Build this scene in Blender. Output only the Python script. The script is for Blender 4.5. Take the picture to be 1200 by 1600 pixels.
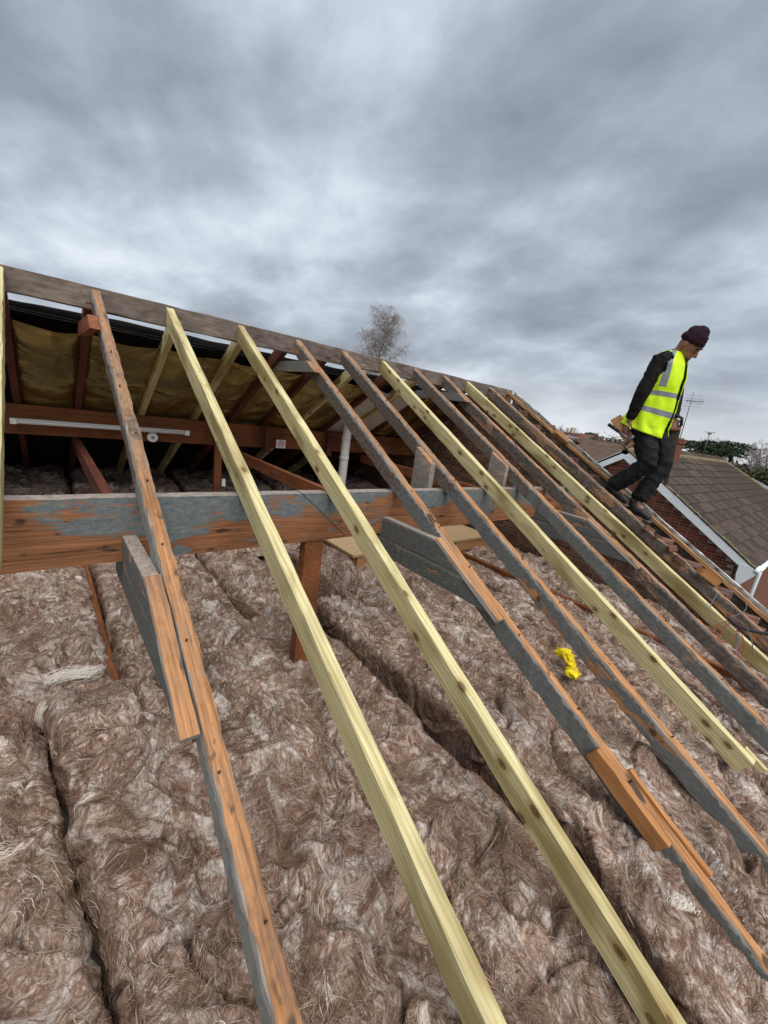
import bpy, bmesh, math, random
import numpy as np
from mathutils import Vector, Matrix

random.seed(7)
RNG = np.random.default_rng(11)
for o in list(bpy.data.objects):
    bpy.data.objects.remove(o)
SC = bpy.context.scene
COL = SC.collection
rad = math.radians

# ------------------------------------------------------------------ camera
H = 6.6                      # camera height above the garden ground (two storey eaves)
F_PX = 635.06                # focal length in pixels of the 1200 x 1600 photograph
YAW, PITCH, ROLL = 0.718984, 0.237049, -0.138254
def _rot():
    ca, sa = math.cos(YAW), math.sin(YAW); cb, sb = math.cos(PITCH), math.sin(PITCH)
    cc, sc = math.cos(ROLL), math.sin(ROLL)
    fwd = np.array([sa*cb, ca*cb, -sb]); right = np.array([ca, -sa, 0.0]); down = np.cross(fwd, right)
    return np.array([cc*right + sc*down, -sc*right + cc*down, fwd])
RM = _rot()
cam_d = bpy.data.cameras.new('camera'); cam = bpy.data.objects.new('camera', cam_d); COL.objects.link(cam)
cam_d.sensor_fit = 'VERTICAL'; cam_d.sensor_height = 36.0; cam_d.lens = F_PX/1600*36.0
cam_d.clip_start = 0.02; cam_d.clip_end = 3000
mw = Matrix.Identity(4)
for i in range(3):
    mw[i][0] = RM[0][i]; mw[i][1] = -RM[1][i]; mw[i][2] = -RM[2][i]
mw.translation = Vector((0, 0, H)); cam.matrix_world = mw
SC.camera = cam
SC.render.resolution_x = 768; SC.render.resolution_y = 1024
SC.view_settings.view_transform = 'Standard'; SC.view_settings.look = 'None'
SC.view_settings.gamma = 1.0; SC.view_settings.use_curve_mapping = False
SC.view_settings.exposure = 1.2

# ------------------------------------------------------------------ node helpers
def c(r, g, b, a=1.0):
    f = lambda v: (v/255/12.92 if v/255 <= .04045 else ((v/255+.055)/1.055)**2.4)
    return (f(r), f(g), f(b), a)
def nd(nt, typ, ins=None, **at):
    n = nt.nodes.new(typ)
    for k, v in at.items(): setattr(n, k, v)
    for k, v in (ins or {}).items():
        s = n.inputs[k]
        if isinstance(v, bpy.types.NodeSocket): nt.links.new(v, s)
        else: s.default_value = v
    return n
def ramp(nt, fac, stops, interp='LINEAR'):
    n = nt.nodes.new('ShaderNodeValToRGB'); n.color_ramp.interpolation = interp
    el = n.color_ramp.elements
    while len(el) > 1: el.remove(el[0])
    el[0].position = stops[0][0]; el[0].color = stops[0][1]
    for p, col in stops[1:]:
        e = el.new(p); e.color = col
    nt.links.new(fac, n.inputs[0]); return n.outputs[0]
def g(v): return (v, v, v, 1)
def math_n(nt, op, a, b=0.0, clamp=False):
    n = nt.nodes.new('ShaderNodeMath'); n.operation = op; n.use_clamp = clamp
    for i, v in enumerate((a, b)):
        if isinstance(v, bpy.types.NodeSocket): nt.links.new(v, n.inputs[i])
        else: n.inputs[i].default_value = v
    return n.outputs[0]
def mix(nt, fac, a, b, mode='MIX'):
    n = nt.nodes.new('ShaderNodeMix'); n.data_type = 'RGBA'; n.blend_type = mode
    for s, v in ((n.inputs[0], fac), (n.inputs[6], a), (n.inputs[7], b)):
        if isinstance(v, bpy.types.NodeSocket): nt.links.new(v, s)
        else: s.default_value = v
    return n.outputs[2]
def noise(nt, vec, scale, detail=4, rough=.55, dist=0.0, typ='FBM', lac=2.0):
    n = nd(nt, 'ShaderNodeTexNoise', {'Scale': scale, 'Detail': detail, 'Roughness': rough, 'Distortion': dist, 'Lacunarity': lac}, noise_type=typ)
    nt.links.new(vec, n.inputs['Vector']); return n.outputs[0]
def scaled(nt, vec, s):
    n = nd(nt, 'ShaderNodeVectorMath', operation='MULTIPLY'); nt.links.new(vec, n.inputs[0]); n.inputs[1].default_value = s
    return n.outputs[0]
def newmat(name, rough=.8, spec=.3):
    m = bpy.data.materials.new(name); m.use_nodes = True
    nt = m.node_tree; b = nt.nodes['Principled BSDF']
    b.inputs['Roughness'].default_value = rough; b.inputs['Specular IOR Level'].default_value = spec
    return m, nt, b
def objco(nt, rnd=True):
    co = nd(nt, 'ShaderNodeTexCoord').outputs['Object']
    if not rnd: return co
    r = nd(nt, 'ShaderNodeObjectInfo').outputs['Random']
    v = nd(nt, 'ShaderNodeVectorMath', operation='ADD'); nt.links.new(co, v.inputs[0])
    sx = nd(nt, 'ShaderNodeCombineXYZ'); k = math_n(nt, 'MULTIPLY', r, 53.0)
    for i in range(3): nt.links.new(k, sx.inputs[i])
    nt.links.new(sx.outputs[0], v.inputs[1]); return v.outputs[0]
def bump(nt, b, hgt, strength=.4, dist=.01):
    n = nd(nt, 'ShaderNodeBump', {'Strength': strength, 'Distance': dist, 'Height': hgt})
    nt.links.new(n.outputs[0], b.inputs['Normal'])

# ------------------------------------------------------------------ world: heavy overcast
W = bpy.data.worlds.new('World'); SC.world = W; W.use_nodes = True
nt = W.node_tree; nt.nodes.clear()
SUN_EL, SUN_AZ = rad(60), rad(192)
sky = nd(nt, 'ShaderNodeTexSky', sky_type='NISHITA', sun_disc=False, sun_elevation=SUN_EL, sun_rotation=SUN_AZ)
gen = nd(nt, 'ShaderNodeTexCoord').outputs['Generated']
sep = nd(nt, 'ShaderNodeSeparateXYZ'); nt.links.new(gen, sep.inputs[0])
zz = math_n(nt, 'MAXIMUM', sep.outputs[2], 0.0); den = math_n(nt, 'ADD', zz, 0.30)
cx = nd(nt, 'ShaderNodeCombineXYZ'); nt.links.new(math_n(nt, 'DIVIDE', sep.outputs[0], den), cx.inputs[0]); nt.links.new(math_n(nt, 'DIVIDE', sep.outputs[1], den), cx.inputs[1])
cx.inputs[2].default_value = 3.7
cv = nd(nt, 'ShaderNodeMapping', {'Rotation': (0, 0, rad(35)), 'Scale': (1.0, .8, 1), 'Location': (5.1, 2.2, 0)}); nt.links.new(cx.outputs[0], cv.inputs[0])
n1 = noise(nt, cv.outputs[0], 1.3, 3, .42, .1)
n2 = noise(nt, cv.outputs[0], 3.4, 7, .57, .15)
cl = math_n(nt, 'ADD', math_n(nt, 'MULTIPLY', n1, .62), math_n(nt, 'MULTIPLY', n2, .38))
cloud = ramp(nt, cl, [(.35, c(116, 124, 137)), (.44, c(138, 147, 160)), (.51, c(158, 168, 181)), (.58, c(184, 194, 206)), (.67, c(214, 222, 230))])
# lighter, warmer band where the cloud base thins out towards the horizon
hz = ramp(nt, sep.outputs[2], [(0.0, g(.8)), (.05, g(.55)), (.13, g(.12)), (.3, g(0))])
cloud = mix(nt, hz, cloud, c(214, 218, 220))
skyc = nd(nt, 'ShaderNodeVectorMath', operation='SCALE'); nt.links.new(sky.outputs[0], skyc.inputs[0]); skyc.inputs['Scale'].default_value = .07
tot = mix(nt, .97, skyc.outputs[0], cloud)
bg = nd(nt, 'ShaderNodeBackground', {'Strength': .55}); nt.links.new(tot, bg.inputs[0])
out = nd(nt, 'ShaderNodeOutputWorld'); nt.links.new(bg.outputs[0], out.inputs[0])

sun_d = bpy.data.lights.new('sun', 'SUN'); sun = bpy.data.objects.new('sun', sun_d); COL.objects.link(sun)
sun_d.energy = 1.5; sun_d.angle = rad(60); sun_d.color = (1, .97, .93)
sd = Vector((math.sin(SUN_AZ)*math.cos(SUN_EL), math.cos(SUN_AZ)*math.cos(SUN_EL), math.sin(SUN_EL)))
sun.rotation_euler = sd.to_track_quat('Z', 'Y').to_euler(); sun.location = (0, 0, 40)

# ------------------------------------------------------------------ geometry of the place (metres, relative to the camera)
TH = 0.5200770               # roof pitch 29.8 degrees
D = 1.2                      # camera above the plane of the rafter tops
NN = np.array([0, -math.sin(TH), math.cos(TH)]); UU = np.array([0, math.cos(TH), math.sin(TH)])
def ray(px, py): return RM.T @ np.array([px-600, py-800, F_PX])
def roof(px, py, off=0.0): r = ray(px, py); return r*(-(D+off)/(NN @ r))
def onx(px, py, x): r = ray(px, py); return r*(x/r[0])
def ony(px, py, y): r = ray(px, py); return r*(y/r[1])
def onz(px, py, z): r = ray(px, py); return r*(z/r[2])
def zroof(y): return (y*math.sin(TH)-D)/math.cos(TH)     # front slope, top of rafters
YR, ZR = 3.29, 0.50
def zback(y): return ZR-(y-YR)*math.tan(TH)

def link(o, parent=None):
    COL.objects.link(o)
    if parent is not None: o.parent = parent
    return o
def mesh_from(name, V, F, smooth=False):
    me = bpy.data.meshes.new(name); me.from_pydata([tuple(v) for v in V], [], F); me.update()
    if smooth: me.polygons.foreach_set('use_smooth', [True]*len(me.polygons))
    return me
def put(name, V, F, mat, parent=None, loc=None, rot=None, smooth=False):
    """absolute (camera relative) coordinates when loc is None, else local coordinates at loc"""
    if loc is None:
        base = np.array(parent['_b']) if parent is not None else np.array([0, 0, -H])
        V = np.asarray(V, float) - base
        me = mesh_from(name, V, F, smooth); o = bpy.data.objects.new(name, me)
    else:
        base = np.array(parent['_b']) if parent is not None else np.array([0, 0, -H])
        me = mesh_from(name, V, F, smooth); o = bpy.data.objects.new(name, me)
        o.location = Vector(np.asarray(loc, float) - base)
    if rot is not None: o.rotation_euler = rot
    if mat is not None: me.materials.append(mat)
    return link(o, parent)
def thing(name, label, cat, base, group=None):
    o = bpy.data.objects.new(name, None); COL.objects.link(o)
    o.location = (base[0], base[1], base[2]+H); o['_b'] = [float(v) for v in base]
    o.empty_display_size = .1
    return tag(o, label, cat, group)
def tag(o, label, cat, group=None):
    o['label'] = label; o['category'] = cat
    if group: o['group'] = group
    return o
def structure(o): o['kind'] = 'structure'; return o
BOXF = [(0, 3, 2, 1), (4, 5, 6, 7), (0, 1, 5, 4), (1, 2, 6, 5), (2, 3, 7, 6), (3, 0, 4, 7)]
def boxv(x0, x1, y0, y1, z0, z1):
    return [(x0, y0, z0), (x1, y0, z0), (x1, y1, z0), (x0, y1, z0), (x0, y0, z1), (x1, y0, z1), (x1, y1, z1), (x0, y1, z1)]
class MB:
    def __init__(s): s.V = []; s.F = []
    def add(s, V, F):
        n = len(s.V); s.V += [tuple(v) for v in V]; s.F += [tuple(i+n for i in f) for f in F]; return s
    def box(s, *a): return s.add(boxv(*a), BOXF)
    def tube(s, pts, r, n=6, r1=None, cap=True):
        pts = [np.asarray(p, float) for p in pts]; m = len(pts); V = []; F = []; pa = None
        for i, p in enumerate(pts):
            t = pts[min(i+1, m-1)]-pts[max(i-1, 0)]; t = t/(np.linalg.norm(t)+1e-9)
            a = pa if pa is not None else (np.array([0, 0, 1.]) if abs(t[2]) < .9 else np.array([1., 0, 0]))
            a = a-t*(a@t); a /= np.linalg.norm(a)+1e-9; pa = a; b = np.cross(t, a)
            rr = r if r1 is None else r+(r1-r)*i/(m-1)
            for k in range(n):
                w = 2*math.pi*k/n; V.append(p+rr*(math.cos(w)*a+math.sin(w)*b))
        for i in range(m-1):
            for k in range(n):
                F.append((i*n+k, i*n+(k+1) % n, (i+1)*n+(k+1) % n, (i+1)*n+k))
        if cap: F.append(tuple(range(n))[::-1]); F.append(tuple((m-1)*n+k for k in range(n)))
        return s.add(V, F)
    def put(s, name, mat, parent=None, smooth=False): return put(name, s.V, s.F, mat, parent, smooth=smooth)

def beam(L, w, d, seg=14, rough=.0015, ch=.004, top_plumb=True, bot_plumb=False, wane=0.0, seed=0):
    """timber: X 0..w, Y 0..L (up the slope), Z -d..0, worn arrises"""
    r = np.random.default_rng(seed); sec = [(ch, 0), (w-ch, 0), (w, -ch), (w, -d+ch), (w-ch, -d), (ch, -d), (0, -d+ch), (0, -ch)]
    V = []; F = []; n = 8
    kn = max(3, int(L/.9)); wob = np.stack([np.interp(np.linspace(0, 1, seg+1), np.linspace(0, 1, kn), r.normal(0, .0022 if rough > .0015 else .0012, kn)) for _ in range(2)], 1)
    for i in range(seg+1):
        y = L*i/seg
        for k, (x, z) in enumerate(sec):
            yy = y
            if i == seg and top_plumb: yy += z*math.tan(TH)
            if i == 0 and bot_plumb: yy += z*math.tan(TH)
            e = r.normal(0, rough, 2)
            if wane and k in (0, 7): e += np.array([1, -1])*abs(r.normal(0, wane))*(1 if k == 7 else .7)*(.6 if k == 7 else -.2)
            V.append((x+wob[i, 0]+e[0], yy, z+wob[i, 1]+e[1]))
    for i in range(seg):
        for k in range(n):
            F.append((i*n+k, (i+1)*n+k, (i+1)*n+(k+1) % n, i*n+(k+1) % n))
    F.append(tuple(range(n))); F.append(tuple(seg*n+k for k in range(n))[::-1])
    return V, F

# ------------------------------------------------------------------ materials
def wood_new():
    m, nt, b = newmat('treated_pine', .62, .35); co = objco(nt)
    ring = nd(nt, 'ShaderNodeTexWave', {'Scale': 22.0, 'Distortion': 7.0, 'Detail': 3.0, 'Detail Scale': 1.2}, wave_type='BANDS', bands_direction='DIAGONAL')
    nt.links.new(scaled(nt, co, (1.6, .05, 1.6)), ring.inputs['Vector'])
    gr = noise(nt, scaled(nt, co, (160, 2.5, 160)), 1, 4, .65)
    base = ramp(nt, ring.outputs[1], [(.0, c(218, 206, 154)), (.6, c(208, 194, 138)), (.85, c(188, 170, 110)), (1, c(166, 144, 86))])
    fg = noise(nt, scaled(nt, co, (520, 1.6, 520)), 1, 2, .5)
    base = mix(nt, ramp(nt, fg, [(.5, g(0)), (.64, g(.55))]), base, c(150, 122, 66))
    base = mix(nt, .5, base, ramp(nt, gr, [(.3, c(160, 148, 102)), (.5, c(214, 203, 156)), (.75, c(234, 227, 190))]))
    st = noise(nt, scaled(nt, co, (7, 1.7, 7)), 1, 3, .5, .4)
    base = mix(nt, ramp(nt, st, [(.47, g(0)), (.6, g(.6)), (.75, g(.85))]), base, c(128, 106, 52))
    vo = nd(nt, 'ShaderNodeTexVoronoi', {'Scale': 1.0}); nt.links.new(scaled(nt, co, (17, 10, 17)), vo.inputs['Vector'])
    vr = nd(nt, 'ShaderNodeSeparateColor'); nt.links.new(vo.outputs['Color'], vr.inputs[0]); kon = math_n(nt, 'GREATER_THAN', vr.outputs[0], .80)
    kd = math_n(nt, 'ADD', vo.outputs['Distance'], math_n(nt, 'MULTIPLY', gr, .06))
    base = mix(nt, math_n(nt, 'MULTIPLY', kon, ramp(nt, kd, [(.26, g(.55)), (.5, g(0))])), base, c(150, 118, 62))
    base = mix(nt, math_n(nt, 'MULTIPLY', kon, ramp(nt, kd, [(.05, g(.4)), (.13, g(.95)), (.17, g(.55)), (.22, g(.85)), (.26, g(0))])), base, c(84, 56, 28))
    sp_ = noise(nt, scaled(nt, co, (26, .55, 26)), 1, 2, .5); pt_ = noise(nt, scaled(nt, co, (4, 1.3, 4)), 1, 2, .5)
    spm = math_n(nt, 'MULTIPLY', math_n(nt, 'LESS_THAN', math_n(nt, 'ABSOLUTE', math_n(nt, 'SUBTRACT', sp_, .5)), .004), math_n(nt, 'GREATER_THAN', pt_, .56))
    base = mix(nt, math_n(nt, 'MULTIPLY', spm, .8), base, c(58, 44, 22))
    nt.links.new(base, b.inputs['Base Color']); bump(nt, b, gr, .25, .003); return m
def wood_old(name, ztop=-.006, orange=(180, 128, 82), grey0=(94, 98, 98), grey1=(138, 138, 132), cover=.52, fringe=.6, weather=0.0, zgrad=0.0, top_grey=0.0, swap=False, speck=.16, fr_t=-.016, ysplit=None):
    """old rafter timber: bare sawn top, flaking slate-grey coating on the sides"""
    m, nt, b = newmat(name, .82, .25); raw = objco(nt, False); co = objco(nt)
    if swap:
        s1 = nd(nt, 'ShaderNodeSeparateXYZ'); nt.links.new(co, s1.inputs[0]); s2 = nd(nt, 'ShaderNodeCombineXYZ')
        nt.links.new(s1.outputs[1], s2.inputs[0]); nt.links.new(s1.outputs[0], s2.inputs[1]); nt.links.new(s1.outputs[2], s2.inputs[2]); co = s2.outputs[0]
    gr = noise(nt, scaled(nt, co, (120, 3, 120)), 1, 5, .65)
    big = noise(nt, scaled(nt, co, (5, 2.0, 5)), 1, 5, .62, .3)
    spl = noise(nt, scaled(nt, co, (60, 34, 60)), 1, 5, .7)
    o = orange
    wood = ramp(nt, gr, [(.25, c(o[0]*.5, o[1]*.46, o[2]*.45)), (.5, c(*o)), (.75, c(min(255, o[0]*1.22), min(255, o[1]*1.25), min(255, o[2]*1.35)))])
    wood = mix(nt, ramp(nt, big, [(.3, g(.75)), (.5, g(.1)), (.62, g(0))]), wood, c(o[0]*.62, o[1]*.57, o[2]*.56))
    dk = noise(nt, scaled(nt, co, (14, 5.5, 14)), 1, 3, .6, .2)
    wood = mix(nt, ramp(nt, dk, [(.60, g(0)), (.65, g(.85))]), wood, c(44, 40, 38))
    grey = ramp(nt, spl, [(.3, c(*grey0)), (.6, c((grey0[0]+grey1[0])/2, (grey0[1]+grey1[1])/2, (grey0[2]+grey1[2])/2)), (.78, c(*grey1))])
    sp = nd(nt, 'ShaderNodeSeparateXYZ'); nt.links.new(raw, sp.inputs[0])
    nz_ = nd(nt, 'ShaderNodeSeparateXYZ'); nt.links.new(nd(nt, 'ShaderNodeTexCoord').outputs['Normal'], nz_.inputs[0])
    top = math_n(nt, 'GREATER_THAN', nz_.outputs[2], .6); side = math_n(nt, 'SUBTRACT', 1.0, top)
    cm = math_n(nt, 'ADD', big, math_n(nt, 'ADD', math_n(nt, 'MULTIPLY', spl, speck), math_n(nt, 'MULTIPLY', math_n(nt, 'SUBTRACT', gr, .5), .22)))
    if zgrad: cm = math_n(nt, 'ADD', cm, math_n(nt, 'MULTIPLY', sp.outputs[2], zgrad))
    pm = ramp(nt, cm, [(cover-.025+.08, g(1)), (cover+.02+.08, g(0))]) if cover < 1 else None
    pmf = math_n(nt, 'MULTIPLY', side, pm)
    if ysplit:
        ym = ramp(nt, math_n(nt, 'ADD', math_n(nt, 'SUBTRACT', sp.outputs[1], ysplit-.5), math_n(nt, 'MULTIPLY', math_n(nt, 'SUBTRACT', big, .5), 1.2)), [(.42, g(0)), (.58, g(1))])
        grey = mix(nt, ym, grey, ramp(nt, spl, [(.28, c(70, 60, 53)), (.55, c(104, 92, 83)), (.8, c(142, 130, 120))]))
        wood = mix(nt, math_n(nt, 'MULTIPLY', ym, .45), wood, ramp(nt, spl, [(.3, c(84, 68, 56)), (.7, c(150, 128, 108))]))
    col = mix(nt, pmf, wood, grey)
    # torn pale fringe of the coating along the top arris
    ed = math_n(nt, 'ADD', sp.outputs[2], math_n(nt, 'MULTIPLY', math_n(nt, 'SUBTRACT', math_n(nt, 'ADD', math_n(nt, 'MULTIPLY', spl, .6), math_n(nt, 'MULTIPLY', big, .4)), .5), .09))
    fr = math_n(nt, 'MULTIPLY', ramp(nt, ed, [(0.0, g(0)), (1, g(0))]) if not fringe else math_n(nt, 'MULTIPLY', math_n(nt, 'GREATER_THAN', ed, fr_t), side), fringe)
    col = mix(nt, fr, col, c(176, 170, 162))
    if top_grey: col = mix(nt, math_n(nt, 'MULTIPLY', math_n(nt, 'GREATER_THAN', nz_.outputs[2], .95), top_grey), col, ramp(nt, spl, [(.3, c(112, 104, 98)), (.7, c(172, 164, 156))]))
    if weather:
        wn = noise(nt, scaled(nt, co, (22, 6, 22)), 1, 6, .7)
        col = mix(nt, ramp(nt, wn, [(.38, g(0)), (.58, g(weather))]), col, ramp(nt, spl, [(.3, c(84, 72, 64)), (.7, c(150, 136, 124))]))
    nt.links.new(col, b.inputs['Base Color'])
    bump(nt, b, math_n(nt, 'ADD', gr, math_n(nt, 'ADD', math_n(nt, 'MULTIPLY', pmf, .5), spl)), .5, .004); return m
def wood_plain(name, a, bcol, dark=.3, sc=(90, 3, 90), rough=.75):
    m, nt, b = newmat(name, rough, .3); co = objco(nt)
    gr = noise(nt, scaled(nt, co, sc), 1, 5, .65); big = noise(nt, co, 3.2, 4, .6)
    col = ramp(nt, gr, [(.3, c(*bcol)), (.65, c(*a))])
    col = mix(nt, ramp(nt, big, [(.42, g(0)), (.68, g(dark))]), col, c(bcol[0]*.5, bcol[1]*.45, bcol[2]*.45))
    nt.links.new(col, b.inputs['Base Color']); bump(nt, b, gr, .3, .003); return m
def plain(name, col, rough=.6, spec=.3, var=.0, sc=30, bmp=0.0, metal=0.0):
    m, nt, b = newmat(name, rough, spec); b.inputs['Metallic'].default_value = metal
    co = objco(nt); n = noise(nt, co, sc, 5, .6)
    k = lambda f: c(*[max(0, min(255, v*f)) for v in col])
    nt.links.new(ramp(nt, n, [(.3, k(1-var)), (.7, k(1+var))]), b.inputs['Base Color'])
    if bmp: bump(nt, b, n, bmp, .01)
    return m
def brick_mat(name, cols, spot=.5, mortar=None):
    m, nt, b = newmat(name, .9, .2); r = nd(nt, 'ShaderNodeObjectInfo').outputs['Random']; co = objco(nt)
    n = noise(nt, co, 38, 5, .65); n2 = noise(nt, co, 9, 3, .6)
    col = ramp(nt, r, [(i/(len(cols)-1), c(*k)) for i, k in enumerate(cols)])
    col = mix(nt, ramp(nt, n, [(.4, g(0)), (.75, g(spot))]), col, c(70, 48, 42))
    col = mix(nt, ramp(nt, n2, [(.5, g(0)), (.8, g(.35))]), col, c(170, 140, 120))
    nt.links.new(col, b.inputs['Base Color']); bump(nt, b, n, .5, .006); return m

M_NEW = wood_new()
M_OLD = wood_old('old_rafter_wood', cover=.64, fringe=.85, ysplit=2.45, weather=.12)
M_OLDW = wood_old('old_rafter_wood_weathered', cover=.58, grey0=(66, 60, 55), grey1=(120, 110, 102), weather=.55)
M_PURL = wood_old('purlin_wood', ztop=-.002, orange=(142, 96, 64), grey0=(88, 96, 98), grey1=(142, 146, 144), cover=.605, fringe=.0, zgrad=-.85, top_grey=.9, swap=True, speck=.16)
M_RIDGE = wood_plain('ridge_wood', (140, 126, 116), (88, 76, 68), .55, (40, 10, 40))
M_BROWN = wood_plain('stained_wood', (150, 92, 56), (104, 60, 34), .5)
M_RED = wood_plain('dark_red_wood', (112, 62, 48), (74, 40, 32), .5)
M_ORANGE = wood_plain('fresh_orange_wood', (192, 138, 86), (150, 98, 56), .3)
M_OFF = wood_plain('offcut_wood', (196, 150, 104), (160, 112, 70), .2)
M_CHIP = plain('chipboard', (176, 150, 116), .85, .2, .16, 60, .2)
M_WHITE = plain('white_plastic', (244, 245, 243), .35, .5, .03, 20)
M_UPVC = plain('white_bargeboard', (240, 243, 245), .45, .4, .03, 4)
M_BLACK = plain('black_rubber', (24, 24, 26), .55, .4, .1, 30)
M_FELT = plain('black_felt', (22, 22, 24), .7, .3, .2, 25, .5)
M_MORTAR = plain('mortar', (150, 136, 122), .95, .1, .18, 30, .4)
M_BRICKIN = brick_mat('inner_brick', [(112, 80, 66), (94, 68, 57), (126, 92, 75), (86, 64, 56), (110, 88, 75)], .55)
M_BRICKN = brick_mat('red_brick', [(124, 62, 48), (104, 52, 42), (138, 74, 56)], .4)
M_CEIL = plain('plasterboard', (120, 112, 104), .9, .1, .15, 6)
M_METAL = plain('grey_metal', (120, 122, 124), .4, .5, .1, 20, 0, .8)

# ------------------------------------------------------------------ ground, house shell
def ground_mat():
    m, nt, b = newmat('garden_ground', .95, .1); co = nd(nt, 'ShaderNodeTexCoord').outputs['Object']
    n = noise(nt, co, .12, 6, .6); n2 = noise(nt, co, 4, 5, .7)
    col = ramp(nt, n, [(.35, c(74, 84, 48)), (.55, c(92, 98, 60)), (.7, c(104, 92, 70))])
    col = mix(nt, .4, col, ramp(nt, n2, [(.3, c(50, 58, 34)), (.7, c(110, 112, 74))]))
    nt.links.new(col, b.inputs['Base Color']); bump(nt, b, n2, .5, .05); return m
structure(put('ground', [(-900, -900, -H), (900, -900, -H), (900, 900, -H), (-900, 900, -H)], [(0, 1, 2, 3)], ground_mat()))
structure(put('driveway', [(5.2, -20, -H+.004), (12.0, -20, -H+.004), (12.0, 30, -H+.004), (5.2, 30, -H+.004)], [(0, 1, 2, 3)], plain('asphalt', (70, 70, 70), .9, .2, .15, 3)))
ZC = -1.62
structure(put('ceiling', boxv(-4, 4.4, -.42, 6.98, ZC-.06, ZC-.04), BOXF, M_CEIL))
m, nt, b = newmat('outer_wall_brick', .9, .2)
bt = nd(nt, 'ShaderNodeTexBrick', {'Scale': 1.0, 'Color1': c(128, 68, 52), 'Color2': c(104, 54, 44), 'Mortar': c(150, 138, 124), 'Mortar Size': .006, 'Brick Width': .225, 'Row Height': .075})
co_ = nd(nt, 'ShaderNodeTexCoord').outputs['Object']; sx_ = nd(nt, 'ShaderNodeSeparateXYZ'); nt.links.new(co_, sx_.inputs[0])
cb_ = nd(nt, 'ShaderNodeCombineXYZ'); nt.links.new(math_n(nt, 'ADD', sx_.outputs[0], sx_.outputs[1]), cb_.inputs[0]); nt.links.new(sx_.outputs[2], cb_.inputs[1])
nt.links.new(cb_.outputs[0], bt.inputs['Vector']); nt.links.new(bt.outputs[0], b.inputs['Base Color'])
M_WALL = m
M_BLOCK = plain('blockwork', (120, 116, 110), .95, .1, .12, 8)
pw = put('party_wall', [(-4.2, -.2, -1.7), (-4.2, YR, ZR-.15), (-4.2, 6.8, -1.7), (-3.96, -.2, -1.7), (-3.96, YR, ZR-.15), (-3.96, 6.8, -1.7)], [(0, 2, 1), (3, 4, 5), (0, 1, 4, 3), (1, 2, 5, 4), (0, 3, 5, 2)], M_BLOCK)
tag(pw, 'grey block party wall closing the far end of the loft', 'wall')
hw = thing('house_walls', 'brick outer walls of the house below the stripped roof', 'house', (0, 3.3, -H))
put('wall', boxv(-4, 4.66, -.45, -.2, -H, -1.66), BOXF, M_WALL, hw)
put('wall', boxv(-4, 4.66, 6.8, 7.05, -H, -1.66), BOXF, M_WALL, hw)
put('wall', boxv(4.41, 4.66, -.2, 6.8, -H, -1.64), BOXF, M_WALL, hw)

# ------------------------------------------------------------------ ridge, purlins
Vb, Fb = beam(8.8, .036, .136, 64, .0025, .006, False, False, seed=3)
o = put('ridge_board', Vb, Fb, M_RIDGE, None, loc=(4.8, 3.265, .502), rot=(0, 0, rad(90)))
tag(o, 'weathered grey-brown ridge board that all the rafters meet', 'ridge board')

# front purlin: two lengths meeting in a scarf joint
pur = thing('purlin', 'deep purlin with flaking grey paint over orange wood, carrying the bare rafters', 'beam', (2.0, 1.86, -.72))
def prism_xz(poly, y0, y1):
    n = len(poly); V = [(x, y0, z) for x, z in poly]+[(x, y1, z) for x, z in poly]
    F = [tuple(range(n)), tuple(range(n, 2*n))[::-1]]+[(i, i+n, (i+1) % n+n, (i+1) % n) for i in range(n)]
    return V, F
def purlin_piece(poly):
    # subdivide the long edges, roughen
    P = []
    for i in range(len(poly)):
        a = np.array(poly[i]); bb = np.array(poly[(i+1) % len(poly)]); k = max(1, int(np.linalg.norm(bb-a)/.12))
        for j in range(k): P.append(a+(bb-a)*j/k)
    P = [p+RNG.normal(0, .0012, 2) for p in P]
    zt = -.457
    V, F = prism_xz([(p[0], p[1]-zt) for p in P], 1.82, 1.893)
    b0 = pur['_b']; return put('timber', V, F, M_PURL, pur, loc=(0, 0, zt))
purlin_piece([(-.6, -.722), (1.33, -.722), (1.02, -.457), (-.6, -.457)])
purlin_piece([(1.334, -.721), (4.395, -.72), (4.395, -.458), (1.024, -.456)])

bp = put('back_purlin', *beam(8.3, .07, .242, 20, .001, .004, False, seed=5), M_BROWN, None, loc=(4.4, 4.52, -.331), rot=(0, 0, rad(90)))
tag(bp, 'orange-brown purlin under the foil lined slope, with a tube light fixed on it', 'beam')

# ------------------------------------------------------------------ front rafters
XS = dict(R0=-.153, R1=.283, A=.690, B=1.170, R4=1.640, R5=2.100, C=2.552, R7=2.990, R8=3.430, Dd=3.845, R10=4.272)
W_R = .048
def rafter(key, mat, label, s_top=None, s_bot=-.62, group=None, depth=.102, parts=False, seed=0, wane=.0, rough=.001):
    x = XS[key]; s_top = s_top if s_top is not None else (3.26/math.cos(TH) - D*math.tan(TH))
    # point on plane: s*UU - D*NN ; s measured from foot of the camera normal
    p0 = np.array([x, 0, 0]) + s_bot*UU - D*NN
    V, F = beam(s_top-s_bot, W_R, depth, 34 if mat is M_NEW else 90, rough, .0035 if mat is M_NEW else .005, True, False, wane, seed)
    if parts:
        t = thing('rafter', label, 'rafter', p0, group)
        put('timber', V, F, mat, t, loc=p0, rot=(TH, 0, 0)); return t
    o = put('rafter', V, F, mat, None, loc=p0, rot=(TH, 0, 0)); return tag(o, label, 'rafter', group)
def s_of(p): return float(np.dot(p, UU))
GN, GO = 'new rafters', 'old rafters'
rafter('R0', M_NEW, 'new pale rafter just outside the old rafter with torn fringe', 2.60*D, 1.05, GN, seed=21)
rafter('A', M_NEW, 'new yellow-green rafter next to the orange topped old rafter', None, -1.1, GN, seed=22)
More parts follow.
